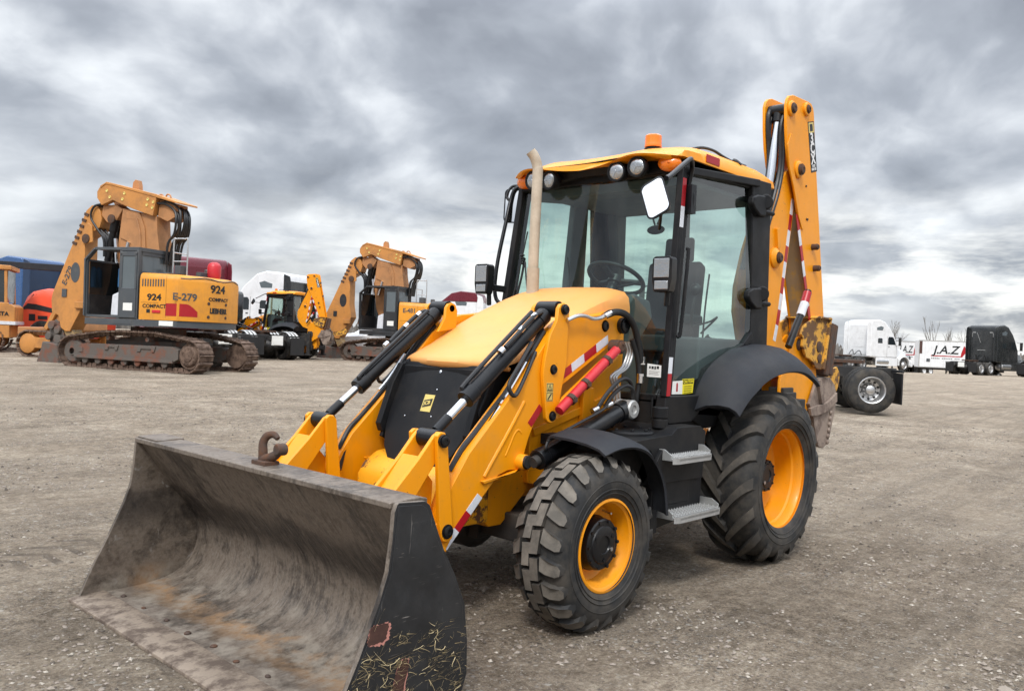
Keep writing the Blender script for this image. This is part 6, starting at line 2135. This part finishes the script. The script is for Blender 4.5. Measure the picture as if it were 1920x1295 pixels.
# ---------------------------------------------------------------- road tractors
def road_wheel(name, parent, x, y, r, w, dual, rimm, out):
    """tyre with its rim as a sub-part; out = +1/-1 is the outer side"""
    b = MB()
    for k in range(2 if dual else 1):
        yc = y - out * k * (w + .05)
        b.lathe((x, yc, r), (0, 1, 0), [(-w / 2, r * .58), (-w / 2, r * .80), (-w / 2 + .02, r * .93), (-w / 2 + .05, r), (w / 2 - .05, r), (w / 2 - .02, r * .93), (w / 2, r * .80), (w / 2, r * .58)], 40)
        for q in (-.07, 0, .07):
            b.lathe((x, yc + q, r), (0, 1, 0), [(-.006, r - .002), (-.028, r + .006), (.028 - .056 + .05, r + .006), (.006, r - .002)][::1], 40)
    t = obj(name, b, 'rubber', parent, angle=30)
    ri = r * .575
    b = MB()
    if dual:
        prof = [(w / 2, ri + .01), (w / 2 + .012, ri), (w / 2, ri - .02), (w / 2 - .05, ri - .04), (.02 - w / 2, ri - .06), (-w / 2, ri - .10), (-w / 2, .17), (-w / 2 + .02, .15), (-w / 2 + .10, .11), (-w / 2 + .16, .10), (-w / 2 + .18, .06), (-w / 2 + .18, 0)]
    else:
        prof = [(w / 2, ri + .01), (w / 2 + .012, ri), (w / 2 - .02, ri - .03), (w / 2 - .01, ri - .08), (w / 2 + .05, .17), (w / 2 + .06, .10), (w / 2 + .10, .09), (w / 2 + .11, 0)]
    b.lathe((x, y, r), (0, out, 0), prof, 40)
    n0 = 10
    for i in range(n0):
        a = 2 * math.pi * i / n0
        rr = .135
        yy = y + out * (prof[-4][0] - .02 if dual else w / 2 + .04)
        b.cyl((x + rr * math.cos(a), yy - .02 * out, r + rr * math.sin(a)), (x + rr * math.cos(a), yy + .035 * out, r + rr * math.sin(a)), .016, n=6)
    obj('rim', b, rimm, t, angle=30)
    if dual:
        b = MB()
        for i in range(n0):
            a = 2 * math.pi * (i + .5) / n0
            rr = ri * .70
            yy = y + out * (-w / 2 + .012)
            b.cyl((x + rr * math.cos(a), yy - .01 * out, r + rr * math.sin(a)), (x + rr * math.cos(a), yy + .006 * out, r + rr * math.sin(a)), .030, n=10)
        obj('hand_hole', b, 'ink', t)
    return t


def semi(label, loc, rz, paint, rear=None, sleeper=True, group='road tractors parked without trailers', single=False, rimm='alu', fairing=True, fenders=False, roofm=None, cap=0.0):
    root = thing('semi_truck', label, 'truck', loc, rz, group)
    rear = rear or paint
    # cab (and sleeper)
    if sleeper:
        xb = -.55
        profc = [(xb, 1.05), (xb - .02, 3.70), (xb + .10, 3.98), (.5, 4.06), (1.05, 3.92), (1.75, 3.35), (2.10, 2.92), (2.62, 2.02), (2.68, 1.05)]
    else:
        xb = 1.10
        profc = [(xb, 1.05), (xb, 2.70), (xb + .12, 2.86), (1.9, 2.86), (2.12, 2.74), (2.62, 2.02), (2.68, 1.05)]
    b = MB().prism(profc, -1.16, 1.16)
    cab = obj('cab', b, paint, root, bevel=0.10)
    # windscreen
    b = MB().add([(2.17, -.98, 2.84), (2.17, .98, 2.84), (2.64, 1.05, 2.06), (2.64, -1.05, 2.06)], [(0, 1, 2, 3)])
    obj('windscreen', b, 'darkglass', cab)
    for sg, fl in sides():
        b = MB().prism([(1.42, 2.12), (1.42, 2.62), (1.52, 2.74), (1.92, 2.74), (2.06, 2.66), (2.36, 2.12)], 1.155, 1.168)
        obj('side_window', b, 'darkglass', cab, flip=fl)
        b = MB()
        for (p, q) in (((1.34, 1.10), (1.34, 2.78)), ((2.44, 1.10), (2.44, 2.05)), ((1.34, 1.12), (2.44, 1.12))):
            b.bar((p[0], 1.160, p[1]), (q[0], 1.160, q[1]), .012, .012)
        obj('door_seam', b, 'ink', cab, flip=fl)
        b = MB().box(1.46, 1.60, 1.16, 1.19, 1.94, 1.98)
        obj('door_handle', b, 'darkmetal', cab, flip=fl)
        if sleeper:
            b = MB().prism([(.25, 2.20), (.25, 2.52), (.33, 2.60), (.70, 2.60), (.78, 2.52), (.78, 2.20)], 1.155, 1.167)
            obj('sleeper_window', b, 'darkglass', cab, flip=fl)
            b = MB().prism([(.10, 3.22), (.08, 3.42), (.55, 3.56), (.86, 3.48), (.74, 3.22)], 1.155, 1.166)
            obj('vent_window', b, 'greyglass', cab, flip=fl)
            b = MB().bar((.98, 1.160, 1.1), (.98, 1.160, 3.85), .014, .014, (1, 0, 0))
            b.bar((-.5, 1.160, 1.62), (1.3, 1.160, 1.62), .014, .014)
            b.box(-.40, .15, 1.16, 1.17, 1.16, 1.55)
            obj('panel_seam', b, paint, cab, flip=fl)
            b = MB().prism([(xb, 1.15), (xb, 3.92), (xb - .34, 3.80), (xb - .42, 3.5), (xb - .42, 1.15)], 1.10, 1.15)
            obj('side_extender', b, rear, cab, bevel=0.02, flip=fl)
        b = MB().bar((2.30, 1.18, 2.70), (2.46, 1.42, 2.66), .03, .03).bar((2.30, 1.18, 2.05), (2.46, 1.42, 2.10), .03, .03)
        b.box(2.40, 2.50, 1.36, 1.56, 2.05, 2.72)
        mi = obj('wing_mirror', b, 'darkmetal', root, bevel=0.02, flip=fl)
    if roofm:
        b = MB().prism([(xb - .03, 3.70 - cap), (xb - .06, 3.75), (xb + .08, 4.05), (.5, 4.12), (1.1, 3.98), (1.8, 3.40), (1.9, 3.2), (1.2, 3.70 - cap)], -1.19, 1.19)
        obj('roof_cap', b, roofm, cab, bevel=0.06)
    if sleeper:
        b = MB()
        b.box(xb - .03, xb - .012, -.95, .95, 1.25, 3.60)
        b.box(xb - .04, xb - .028, -.25, .05, 2.55, 2.85)
        b.bar((xb - .035, -.55, 1.9), (xb - .035, .55, 1.9), .03, .06)
        for k_ in range(5):
            b.box(xb - .036, xb - .03, -.92, .92, 1.5 + k_ * .5, 1.506 + k_ * .5)
        for sy in (1, -1):
            b.bar((xb - .035, sy * .80, 1.3), (xb - .035, sy * .80, 3.5), .02, .03, (1, 0, 0))
        bp = obj('rear_panel', b, rear, cab, bevel=0.008)
        if paint == 'truckblack':
            b = MB()  # pale L-shaped marks, a slanting strip and a bar on the rear wall
            for sy in (1, -1):
                b.box(xb - .046, xb - .040, min(sy * .85, sy * .55), max(sy * .85, sy * .55), 3.38, 3.45)
                b.box(xb - .046, xb - .040, min(sy * .85, sy * .79), max(sy * .85, sy * .79), 3.05, 3.45)
            b.bar((xb - .043, .45, 3.4), (xb - .043, .15, 2.6), .006, .03)
            b.box(xb - .046, xb - .040, -.25, .4, 1.98, 2.02)
            obj('pale_rear_mark', b, 'galv', bp)
    # bonnet, wings, bumper
    secs_ = []
    for x, w, z in ((2.55, .98, 2.02), (3.0, .92, 1.92), (3.6, .84, 1.78), (4.05, .76, 1.62), (4.30, .70, 1.40), (4.36, .66, 1.15)):
        secs_.append([(x, -w, .85), (x, -w, z - .22), (x, -w * .9, z - .06), (x, -w * .6, z), (x, w * .6, z), (x, w * .9, z - .06), (x, w, z - .22), (x, w, .85)])
    b = MB().loft(secs_)
    hd = obj('bonnet', b, paint, root, bevel=0.02, angle=30)
    b = MB().prism([(-.42, .88), (-.46, 1.40), (-.36, 1.54), (.36, 1.54), (.46, 1.40), (.42, .88)], 4.33, 4.40, 'x')
    obj('radiator_grille', b, 'darkmetal', hd, bevel=0.02)
    for sg, fl in sides():
        b = MB()
        arcp = [(3.42 + .72 * math.cos(rad(a)), .56 + .70 * math.sin(rad(a))) for a in range(-8, 189, 14)]
        inn = [(3.42 + .60 * math.cos(rad(a)), .56 + .58 * math.sin(rad(a))) for a in range(188, -9, -14)]
        b.prism(arcp + inn, .72, 1.20)
        b.prism([(2.70, .45), (2.70, 1.05), (2.85, 1.0), (2.85, .45)], .72, 1.2)
        obj('front_wing', b, paint, root, bevel=0.04, flip=fl)
        b = MB().prism([(4.12, 1.0), (4.32, .98), (4.30, 1.22), (4.02, 1.36)], .78, 1.08)
        obj('headlight', b, 'lens', root, bevel=0.03, flip=fl)
        road_wheel('steer_wheel', root, 3.42, sg * 1.02, .51, .28, False, rimm, sg)
        for x in ((-2.75,) if single else (-1.45, -2.78)):
            road_wheel('drive_wheel', root, x, sg * 1.08, .515, .27, True, rimm, sg)
        b = MB().lathe((.2, sg * .93, .72), (1, 0, 0), [(0, 0), (0, .26), (.03, .30), (1.35, .30), (1.38, .26), (1.38, 0)], 28)
        obj('fuel_tank', b, 'alu' if rimm == 'alu' else 'darkmetal', root)
        b = MB().box(.1, 2.6, sg * 1.14 - .03, sg * 1.14 + .03, .40, 1.06)
        obj('side_skirt', b, paint, root, bevel=0.02)
        xf = .12 if single else 0
        b = MB().box(-3.52 + xf, -3.49 + xf, sg * .92 - .32, sg * .92 + .32, .22, .92)
        b.bar((-3.50 + xf, sg * .5, .96), (-3.50 + xf, sg * 1.26, .96), .05, .06)
        fl_ = obj('mudflap', b, 'hose', root, bevel=0.004)
        if fenders:
            b = MB()
            for x in (-1.45, -2.78):
                for yk in (-.16, .0, .16):
                    rg_ = []
                    for a in range(25, 166, 10):
                        c_, s_ = math.cos(rad(a)), math.sin(rad(a))
                        rg_.append([(x + .60 * c_, sg * .95 + yk - .05, .53 + .60 * s_), (x + .62 * c_, sg * .95 + yk, .53 + .62 * s_), (x + .60 * c_, sg * .95 + yk + .05, .53 + .60 * s_)])
                    b.shell(rg_, .015)
            obj('wheel_guard', b, 'galv', root)
    b = MB().box(4.28, 4.50, -1.15, 1.15, .38, .86)
    obj('bumper', b, paint, root, bevel=0.06)
    b = MB()
    for sg in (1, -1):
        b.box(-3.48, 3.9, sg * .43 - .045, sg * .43 + .045, .78, 1.02)
        for x in (-1.45, -2.78):
            b.box(x - .5, x + .5, sg * .43 - .06, sg * .43 + .06, .58, .80)
    for x in (-3.4, -2.1, -.6, .6):
        b.box(x - .08, x + .08, -.45, .45, .80, .98)
    for x in ((-2.78,) if single else (-1.45, -2.78)):
        b.cyl((x, -1.0, .515), (x, 1.0, .515), .10, n=14)
        b.ball((x, 0, .53), .22, .26, .24)
    b.cyl((3.42, -.95, .5), (3.42, .95, .5), .07, n=10)
    obj('frame_rails', b, 'darkmetal', root, bevel=0.008)
    b = MB().prism([(-2.75, -.40), (-2.85, -.16), (-2.2, -.05), (-2.2, .05), (-2.85, .16), (-2.75, .40), (-1.9, .46), (-1.6, .30), (-1.6, -.30), (-1.9, -.46)], 1.10, 1.18, 'z')
    b.box(-2.3, -1.8, -.40, .40, 1.0, 1.10)
    obj('coupling_plate', b, 'rust', root, bevel=0.01)
    b = MB().box(-3.515, -3.50, -.17, .17, .62, .80)
    b.box(-3.50, -3.46, -.25, .25, .60, .98)
    obj('number_plate', b, 'sticker_white', root)
    b = MB().tube([(xb - .10, .40, 1.2), (xb - .25, .35, 1.6), (xb - .5, .3, 1.5), (-1.4, .2, 1.25)], .03, 8, 5)
    b.tube([(xb - .10, -.40, 1.2), (xb - .3, -.32, 1.55), (-1.3, -.2, 1.2)], .03, 8, 5)
    obj('air_line', b, 'hose', root)
    return root


def at_corner(s, d, h, xl, yl):
    """ground place of a vehicle's origin so that its local point (xl, yl) stands at (s, d)"""
    a = rad(h)
    return spot(s - xl * math.cos(a) + yl * math.sin(a), d - xl * math.sin(a) - yl * math.cos(a))


G = 'road tractors parked without trailers'
semi('blue sleeper truck with dark blue rear wall, behind the bulldozer', at_corner(-22.3, 38.0, 160, -.55, 1.16), heading(160), 'blue', 'darkblue')
semi('maroon sleeper truck half hidden behind the E-279 excavator', at_corner(-13.55, 33.0, 130, -.55, 1.16), heading(130), 'maroon', 'maroon')
semi('white sleeper truck facing left behind the second backhoe loader', at_corner(-11.3, 41.0, 160, -.55, 1.16), heading(160), 'white', 'truckblack')
semi('white truck with a maroon roof cap behind the E-481 excavator', at_corner(-2.3, 52.0, 168, -.55, 1.16), heading(168), 'white', 'white', roofm='maroon', cap=.25)
semi('white sleeper truck facing right, nearest to the white trailers', at_corner(28.35, 66.3, 27, -.55, -1.16), heading(27), 'white', 'white')
BT = semi('black sleeper truck with a tall rear wall in front of the trailers', at_corner(38.3, 66.2, 32, -.55, -1.16), heading(32), 'truckblack', 'truckblack')
BT2 = copy_tree(BT)
BT2['label'] = 'black truck cut off by the right edge, only its rear frame showing'
BT2.location = at_corner(43.0, 64.6, 32, -.55, -1.16)
semi('black truck whose large rear wheel and mudflap show right behind the front backhoe bucket arm', at_corner(8.16, 19.0, 172, -2.75, 1.08), heading(172), 'truckblack', 'truckblack', sleeper=False, single=True)
semi('black short-cab truck with grey wheel guards and mudflaps, tail towards us', at_corner(-9.7, 32.8, 138, -3.5, .6), heading(138), 'truckblack', 'truckblack', sleeper=False, fenders=True, rimm='darkmetal')


# ---------------------------------------------------------------- box trailers
def trailer(label, loc, rz):
    root = thing('box_trailer', label, 'trailer', loc, rz, 'white box trailers')
    LT = 8.4
    b = MB().box(0, LT, -1.27, 1.27, 1.16, 4.0)
    body = obj('box_body', b, 'white', root, bevel=0.03)
    b = MB()
    for z in (1.16, 3.92):
        b.box(-.01, LT + .01, -1.285, -1.268, z, z + .10)
    for x in (.0, LT - .1):
        b.box(x, x + .10, -1.288, -1.268, 1.16, 4.0)
    obj('edge_rail', b, 'galv', body)
    b = MB()
    for i in range(1, 14):
        b.box(i * .6 - .004, i * .6 + .004, -1.2745, -1.27, 1.26, 3.9)
    obj('panel_seam', b, 'galv', body)
    b = MB().box(.05, .32, -1.295, -1.27, 2.6, 3.9)
    obj('marker_board', b, 'oilrust', body)
    tx = text('company_lettering', 'J.A.Z', 1.18, 'truckblack', body, (2.55, -1.28, 3.02), (1, 0, 0), (0, 0, 1), .004, bold=.02, sx=1.0, shear=.22)
    b = MB().box(1.15, 4.0, -1.282, -1.27, 2.36, 2.46)
    b.prism([(3.95, 2.36), (4.10, 2.36), (4.35, 2.72), (4.62, 2.95), (4.25, 3.55), (4.12, 3.15), (4.0, 2.75)], -1.284, -1.27)
    obj('company_mark', b, 'redtape', body)
    b = MB()
    for k in range(16):
        if k not in (5, 12):
            b.box(1.2 + .17 * k, 1.31 + .17 * k, -1.278, -1.27, 2.10, 2.20)
    obj('small_lettering', b, 'slate', body)
    b = MB().box(.75, 1.1, -1.28, -1.27, 1.75, 2.1)
    obj('door_vent', b, 'slate', body)
    b = MB()
    b.box(.3, LT - .2, -.5, -.4, .95, 1.16)
    b.box(.3, LT - .2, .4, .5, .95, 1.16)
    for y in (-.9, .9):
        b.box(3.0, 3.12, y - .06, y + .06, .25, 1.16)
        b.box(2.92, 3.2, y - .14, y + .14, .22, .27)
    for x in (-.05, .02):
        b.box(x, x + .06, -1.15, 1.15, .5, .58)
        b.box(x, x + .06, -.7, -.62, .5, 1.16)
        b.box(x, x + .06, .62, .7, .5, 1.16)
    obj('underframe', b, 'darkmetal', root)
    for sg in (1, -1):
        for x in (6.2, 7.4):
            road_wheel('trailer_wheel', root, x, sg * 1.08, .50, .26, True, 'white', sg)
    return root


trailer('white box trailer lettered J.A.Z, half hidden by the black truck', at_corner(42.7, 88.0, -17, 0, -1.27), heading(-17))
trailer('white box trailer lettered J.A.Z, half hidden by the white truck', at_corner(44.8, 99.0, 28, 0, -1.27), heading(28))


# ---------------------------------------------------------------- machines at the left edge
def dozer():
    root = thing('bulldozer', 'orange crawler bulldozer with dark cab windows at the left edge', 'bulldozer', at_corner(-18.0, 30.0, 203, -.1, 1.1), heading(203))
    b = MB()
    b.prism([(-.25, 1.0), (-.25, 1.62), (-.12, 1.72), (3.0, 1.72), (3.0, 1.0)], -1.0, 1.05)
    b.box(-.1, 3.0, -1.0, 1.08, .50, .98)
    body = obj('body', b, 'tan', root, bevel=0.03)
    b = MB().box(-.28, 3.0, -1.05, 1.10, .98, 1.10)
    obj('body_stripe', b, 'whitetape', body)
    b = MB()
    for x, z0, z1 in ((.05, 1.7, 3.0), (1.6, 1.7, 3.0), (2.9, 1.7, 3.0)):
        b.bar((x, 1.0, z0), (x + .05, .95, z1), .10, .10, (1, 0, 0))
        b.bar((x, -.9, z0), (x + .05, -.85, z1), .10, .10, (1, 0, 0))
    b.box(-.08, 3.1, -1.0, 1.06, 2.94, 3.10)
    b.bar((-.05, 1.02, 1.72), (3.0, 1.02, 1.72), .06, .10)
    cab = obj('cab', b, 'tan', root, bevel=0.03)
    b = MB().box(.10, 1.55, .93, .95, 1.78, 2.92)
    b.box(1.70, 2.85, .93, .95, 1.78, 2.92)
    obj('cab_window', b, 'darkglass', cab, bevel=0.005)
    b = MB().box(.03, .05, -.85, .9, 1.78, 2.92)
    obj('rear_window', b, 'darkglass', cab)
    text('maker_lettering', 'DRESSTA', .20, 'ink', body, (.35, 1.065, 1.36), (-1, 0, 0), (0, 0, 1), .004, bold=.006)
    b = MB().box(.25, .60, 1.078, 1.095, .62, .76)
    obj('data_label', b, 'badge', body)
    loop = []
    for c, r, a0, a1 in (((3.0, .42), .40, -90, 90), ((.5, .42), .40, 90, 270)):
        for i in range(9):
            t = rad(a0 + (a1 - a0) * i / 8)
            loop.append((c[0] + r * math.cos(t), c[1] + r * math.sin(t)))
    for sg, fl in sides():
        b = MB()
        for p, t in path_pts(loop, .2):
            nrm = Vector((t.y, -t.x, 0))
            o = lambda a, h: (p.x + t.x * a + nrm.x * h, p.y + t.y * a + nrm.y * h)
            b.prism([o(-.09, 0), o(-.09, .03), o(-.06, .06), o(-.04, .03), o(.09, .03), o(.09, 0)], .62, 1.12)
        tk = obj('crawler_track', b, 'track', root, flip=fl)
        b = MB().box(.7, 2.8, .72, 1.05, .26, .66)
        b.lathe((.5, .72, .42), (0, 1, 0), [(0, 0), (0, .33), (.30, .33), (.34, .2), (.34, 0)], 24)
        b.lathe((3.0, .72, .42), (0, 1, 0), [(0, 0), (0, .33), (.30, .33), (.34, .2), (.34, 0)], 24)
        obj('track_frame', b, 'tan', tk, bevel=0.02, flip=fl)
    return root


dozer()


def loader_tractor():
    """orange crawler with a raised lift frame, standing in front of the red machine"""
    root = thing('crawler_loader', 'small orange crawler tractor with an angled push frame, beside the grey excavator arm', 'crawler tractor', at_corner(-15.4, 28.0, 165, 0, .9), heading(165))
    b = MB()
    b.prism([(-.9, .95), (-.9, 1.20), (-.55, 2.05), (-.35, 2.10), (.25, 1.45), (.25, 1.0), (1.6, 1.0), (1.6, .72), (-.7, .72)], -.65, .70)
    body = obj('body', b, 'tan2', root, bevel=0.03)
    b = MB().bar((.35, .76, .95), (-.36, .76, 2.12), .10, .16)
    b.bar((-.42, .74, 1.7), (-.05, .74, 1.45), .05, .06)
    b.bar((-.42, .74, 1.7), (-.85, .74, 1.5), .05, .06)
    obj('push_frame', b, 'tan', root, bevel=0.02)
    text('maker_lettering', 'CASE', .22, 'ink', body, (-.62, .72, 1.78), (-1, 0, -.05), (0, 0, 1), .02, bold=.01, sx=1.25)
    loop = []
    for c, r, a0, a1 in (((1.0, .45), .40, -90, 90), ((-.8, .45), .40, 90, 270)):
        for i in range(9):
            t = rad(a0 + (a1 - a0) * i / 8)
            loop.append((c[0] + r * math.cos(t), c[1] + r * math.sin(t)))
    for sg, fl in sides():
        b = MB()
        for p, t in path_pts(loop, .18):
            nrm = Vector((t.y, -t.x, 0))
            o = lambda a, h: (p.x + t.x * a + nrm.x * h, p.y + t.y * a + nrm.y * h)
            b.prism([o(-.08, 0), o(-.08, .03), o(-.05, .055), o(-.035, .03), o(.08, .03), o(.08, 0)], .50, .92)
        tk = obj('crawler_track', b, 'track', root, flip=fl)
        b = MB().box(-.7, .9, .55, .86, .30, .66)
        b.lathe((1.0, .6, .45), (0, 1, 0), [(0, 0), (0, .34), (.26, .34), (.30, .2), (.30, 0)], 24)
        b.lathe((-.8, .6, .45), (0, 1, 0), [(0, 0), (0, .34), (.26, .34), (.30, .2), (.30, 0)], 24)
        obj('track_frame', b, 'tan', tk, bevel=0.02, flip=fl)
    return root


loader_tractor()


def telehandler():
    root = thing('telehandler', 'red machine with grey side stripe and long grey boom in front of the blue truck', 'telehandler', at_corner(-18.9, 32.3, -8, 0, -.9), heading(-8))
    b = MB()
    b.loft([[(x, -.95, .55), (x, -.95, z - .35), (x, -.80, z - .08), (x, -.4, z), (x, .4, z), (x, .80, z - .08), (x, .95, z - .35), (x, .95, .55)] for x, z in ((0, 1.9), (.12, 2.15), (.35, 2.34), (.7, 2.42), (1.2, 2.40), (1.9, 2.22), (2.5, 2.02), (2.7, 1.85))])
    body = obj('body', b, 'orangered', root, bevel=0.02, angle=30)
    rows = []
    for x, z0, z1 in ((.04, 1.55, 1.62), (.25, 1.58, 1.80), (.6, 1.56, 1.78), (1.2, 1.48, 1.66), (1.9, 1.42, 1.56), (2.68, 1.34, 1.50)):
        rows.append([(x, -.957, z0), (x, -.957, z1)])
    b = MB().loft(rows, closed=False, caps=False)
    obj('side_stripe', b, 'greyplastic', body)
    b = MB()
    for k in range(3):
        b.bar((.36 + .13 * k, -.90, 2.02), (.42 + .13 * k, -.86, 2.16), .06, .03)
    obj('vent_slot', b, 'ink', body)
    b = MB().box(.32, .58, -.962, -.95, 1.14, 1.40)
    b.box(.70, 1.1, -.962, -.95, 1.20, 1.34)
    obj('maker_mark', b, 'greyplastic', body)
    b = MB().box(.42, .85, -.98, -.95, .50, .98)
    obj('side_grille', b, 'galv', body)
    b = MB()
    b.bar((-4.0, .3, 3.42), (2.2, .3, 3.22), .30, .26)
    b.bar((-3.4, .3, 3.30), (-1.6, .3, 1.2), .20, .2)
    obj('boom', b, 'greyplastic', root, bevel=0.02)
    b = MB().box(-3.6, 0, -.8, .8, .6, 1.25)
    b.bar((1.6, .3, 3.22), (1.6, .3, 2.2), .08, .08, (1, 0, 0))
    obj('chassis', b, 'orangered', root, bevel=0.03)
    for sg in (1, -1):
        for x in (.9, -2.6):
            road_wheel('wheel', root, x, sg * .85, .58, .36, False, 'orangered', sg)
    return root


telehandler()


def suv():
    root = thing('parked_car', 'white car with sloping bonnet behind the arm of the E-481 excavator', 'car', at_corner(-6.9, 41.5, 205, 0, 0), heading(205))
    secs_ = []
    for x, w, zb, zt in ((-2.2, .80, .55, 1.2), (-2.0, .90, .40, 1.75), (-1.2, .93, .36, 1.85), (-.2, .93, .36, 1.84), (.45, .93, .36, 1.45), (.8, .93, .36, 1.22), (1.7, .92, .38, 1.10), (2.2, .88, .42, .98), (2.4, .75, .50, .80)):
        k = .72 if zt > 1.3 else .88
        secs_.append([(x, -w, zb), (x, -w, min(zt - .08, 1.08)), (x, -w * k, zt - .04), (x, -w * k * .8, zt), (x, w * k * .8, zt), (x, w * k, zt - .04), (x, w, min(zt - .08, 1.08)), (x, w, zb)])
    b = MB().loft(secs_)
    body = obj('body', b, 'white', root, bevel=0.03, angle=35)
    for sg, fl in sides():
        b = MB().add([(-1.9, .90, 1.12), (.55, .90, 1.12), (-.15, .72, 1.74), (-1.75, .72, 1.74)], [(0, 1, 2, 3)])
        b.v = [(x, y + .02, z) for x, y, z in b.v]
        obj('side_window', b, 'darkglass', body, flip=fl)
        b = MB().prism([(2.1, .70), (2.38, .68), (2.36, .80), (2.0, .90)], .62, .88)
        obj('headlight', b, 'lens', body, bevel=0.02, flip=fl)
        for x in (1.45, -1.45):
            road_wheel('wheel', root, x, sg * .84, .37, .24, False, 'alu', sg)
    b = MB().add([(.50, -.72, 1.44), (.50, .72, 1.44), (-.15, .62, 1.83), (-.15, -.62, 1.83)], [(0, 1, 2, 3)])
    b.v = [(x + .03, y, z + .015) for x, y, z in b.v]
    obj('windscreen', b, 'darkglass', body)
    return root


suv()


# ---------------------------------------------------------------- bare trees on the horizon
def bare_tree(label, s, d, h, seed, spread):
    r_ = random.Random(seed)
    root = thing('bare_tree', label, 'tree', spot(s, d), 0, 'bare trees on the horizon')
    tk, cr = MB(), MB()

    def grow(p, dirv, L, r0, depth):
        q = p + dirv * L * .5 + Vector((r_.uniform(-.04, .04), r_.uniform(-.04, .04), 0)) * L
        e = p + dirv * L
        (tk if depth == 0 else cr).tube([p, q, e], r0, 5 if depth < 2 else 3, 1, cap=False, radii=[r0, r0 * .85, r0 * .68])
        if depth >= 5 or L < .16:
            return
        for i in range(r_.choice((1, 2, 2) if depth < 3 else (1, 2))):
            t = r_.uniform(.45, 1.0) if depth else r_.uniform(.55, 1.0)
            a = r_.uniform(0, 6.283)
            k = spread * r_.uniform(.5, 1.1)
            side = Vector((math.cos(a), math.sin(a), 0))
            nd = (dirv + side * k + Vector((0, 0, .25))).normalized()
            grow(p.lerp(e, t), nd, L * r_.uniform(.55, .78), max(.013, r0 * .5), depth + 1)
        if depth < 4:
            grow(e, (dirv + Vector((r_.uniform(-.2, .2), r_.uniform(-.2, .2), .1))).normalized(), L * .7, r0 * .66, depth + 1)

    grow(Vector((0, 0, -.2)), Vector((r_.uniform(-.06, .06), r_.uniform(-.06, .06), 1)).normalized(), h * .34, h * .018, 0)
    obj('trunk', tk, 'bark', root)
    obj('crown', cr, 'bark', root)
    return root


trees = [(56.5, 126, 8.2, .55, 'low spreading bare tree just right of the white sleeper truck'), (59.0, 130, 6.6, .8, 'small bushy bare tree left of the trailers'),
         (64.3, 128, 9.2, .30, 'slim upright bare tree, tallest above the trailers'), (67.5, 130, 7.6, .45, 'bare tree with a forked top above the trailer lettering'),
         (71.0, 132, 7.8, .6, 'wide bare tree next to the black sleeper truck'), (80.5, 128, 10.0, .5, 'bare tree rising behind the roof of the black sleeper truck'),
         (84.5, 130, 8.5, .55, 'bare tree above the bonnet of the black sleeper truck'), (88.0, 128, 9.6, .45, 'bare tree cut off by the right edge of the picture')]
for i, (s, d, h, spv, lab) in enumerate(trees):
    bare_tree(lab, s, d, h, 40 + i, spv)

# far woodland beyond the yard, reads as one mass
rw = random.Random(21)
b = MB()
for k in range(620):
    a = rw.uniform(-.62, .62)
    d = rw.uniform(330, 420)
    p = spot(d * math.tan(a), d)
    hh = rw.uniform(3, 7.5)
    for j in range(3):
        c = Vector((p.x + rw.uniform(-3, 3), p.y + rw.uniform(-3, 3), -1))
        b.tube([c, c + Vector((rw.uniform(-1, 1), rw.uniform(-1, 1), hh * .6)), c + Vector((rw.uniform(-1.5, 1.5), rw.uniform(-1.5, 1.5), hh))], .9, 4, 1, cap=False, radii=[1.0, 1.3, .12])
wd = obj('far_woods', b, 'bark')
wd['kind'] = 'stuff'
wd['label'] = 'low brown line of far woods beyond the yard'
wd['category'] = 'woods'
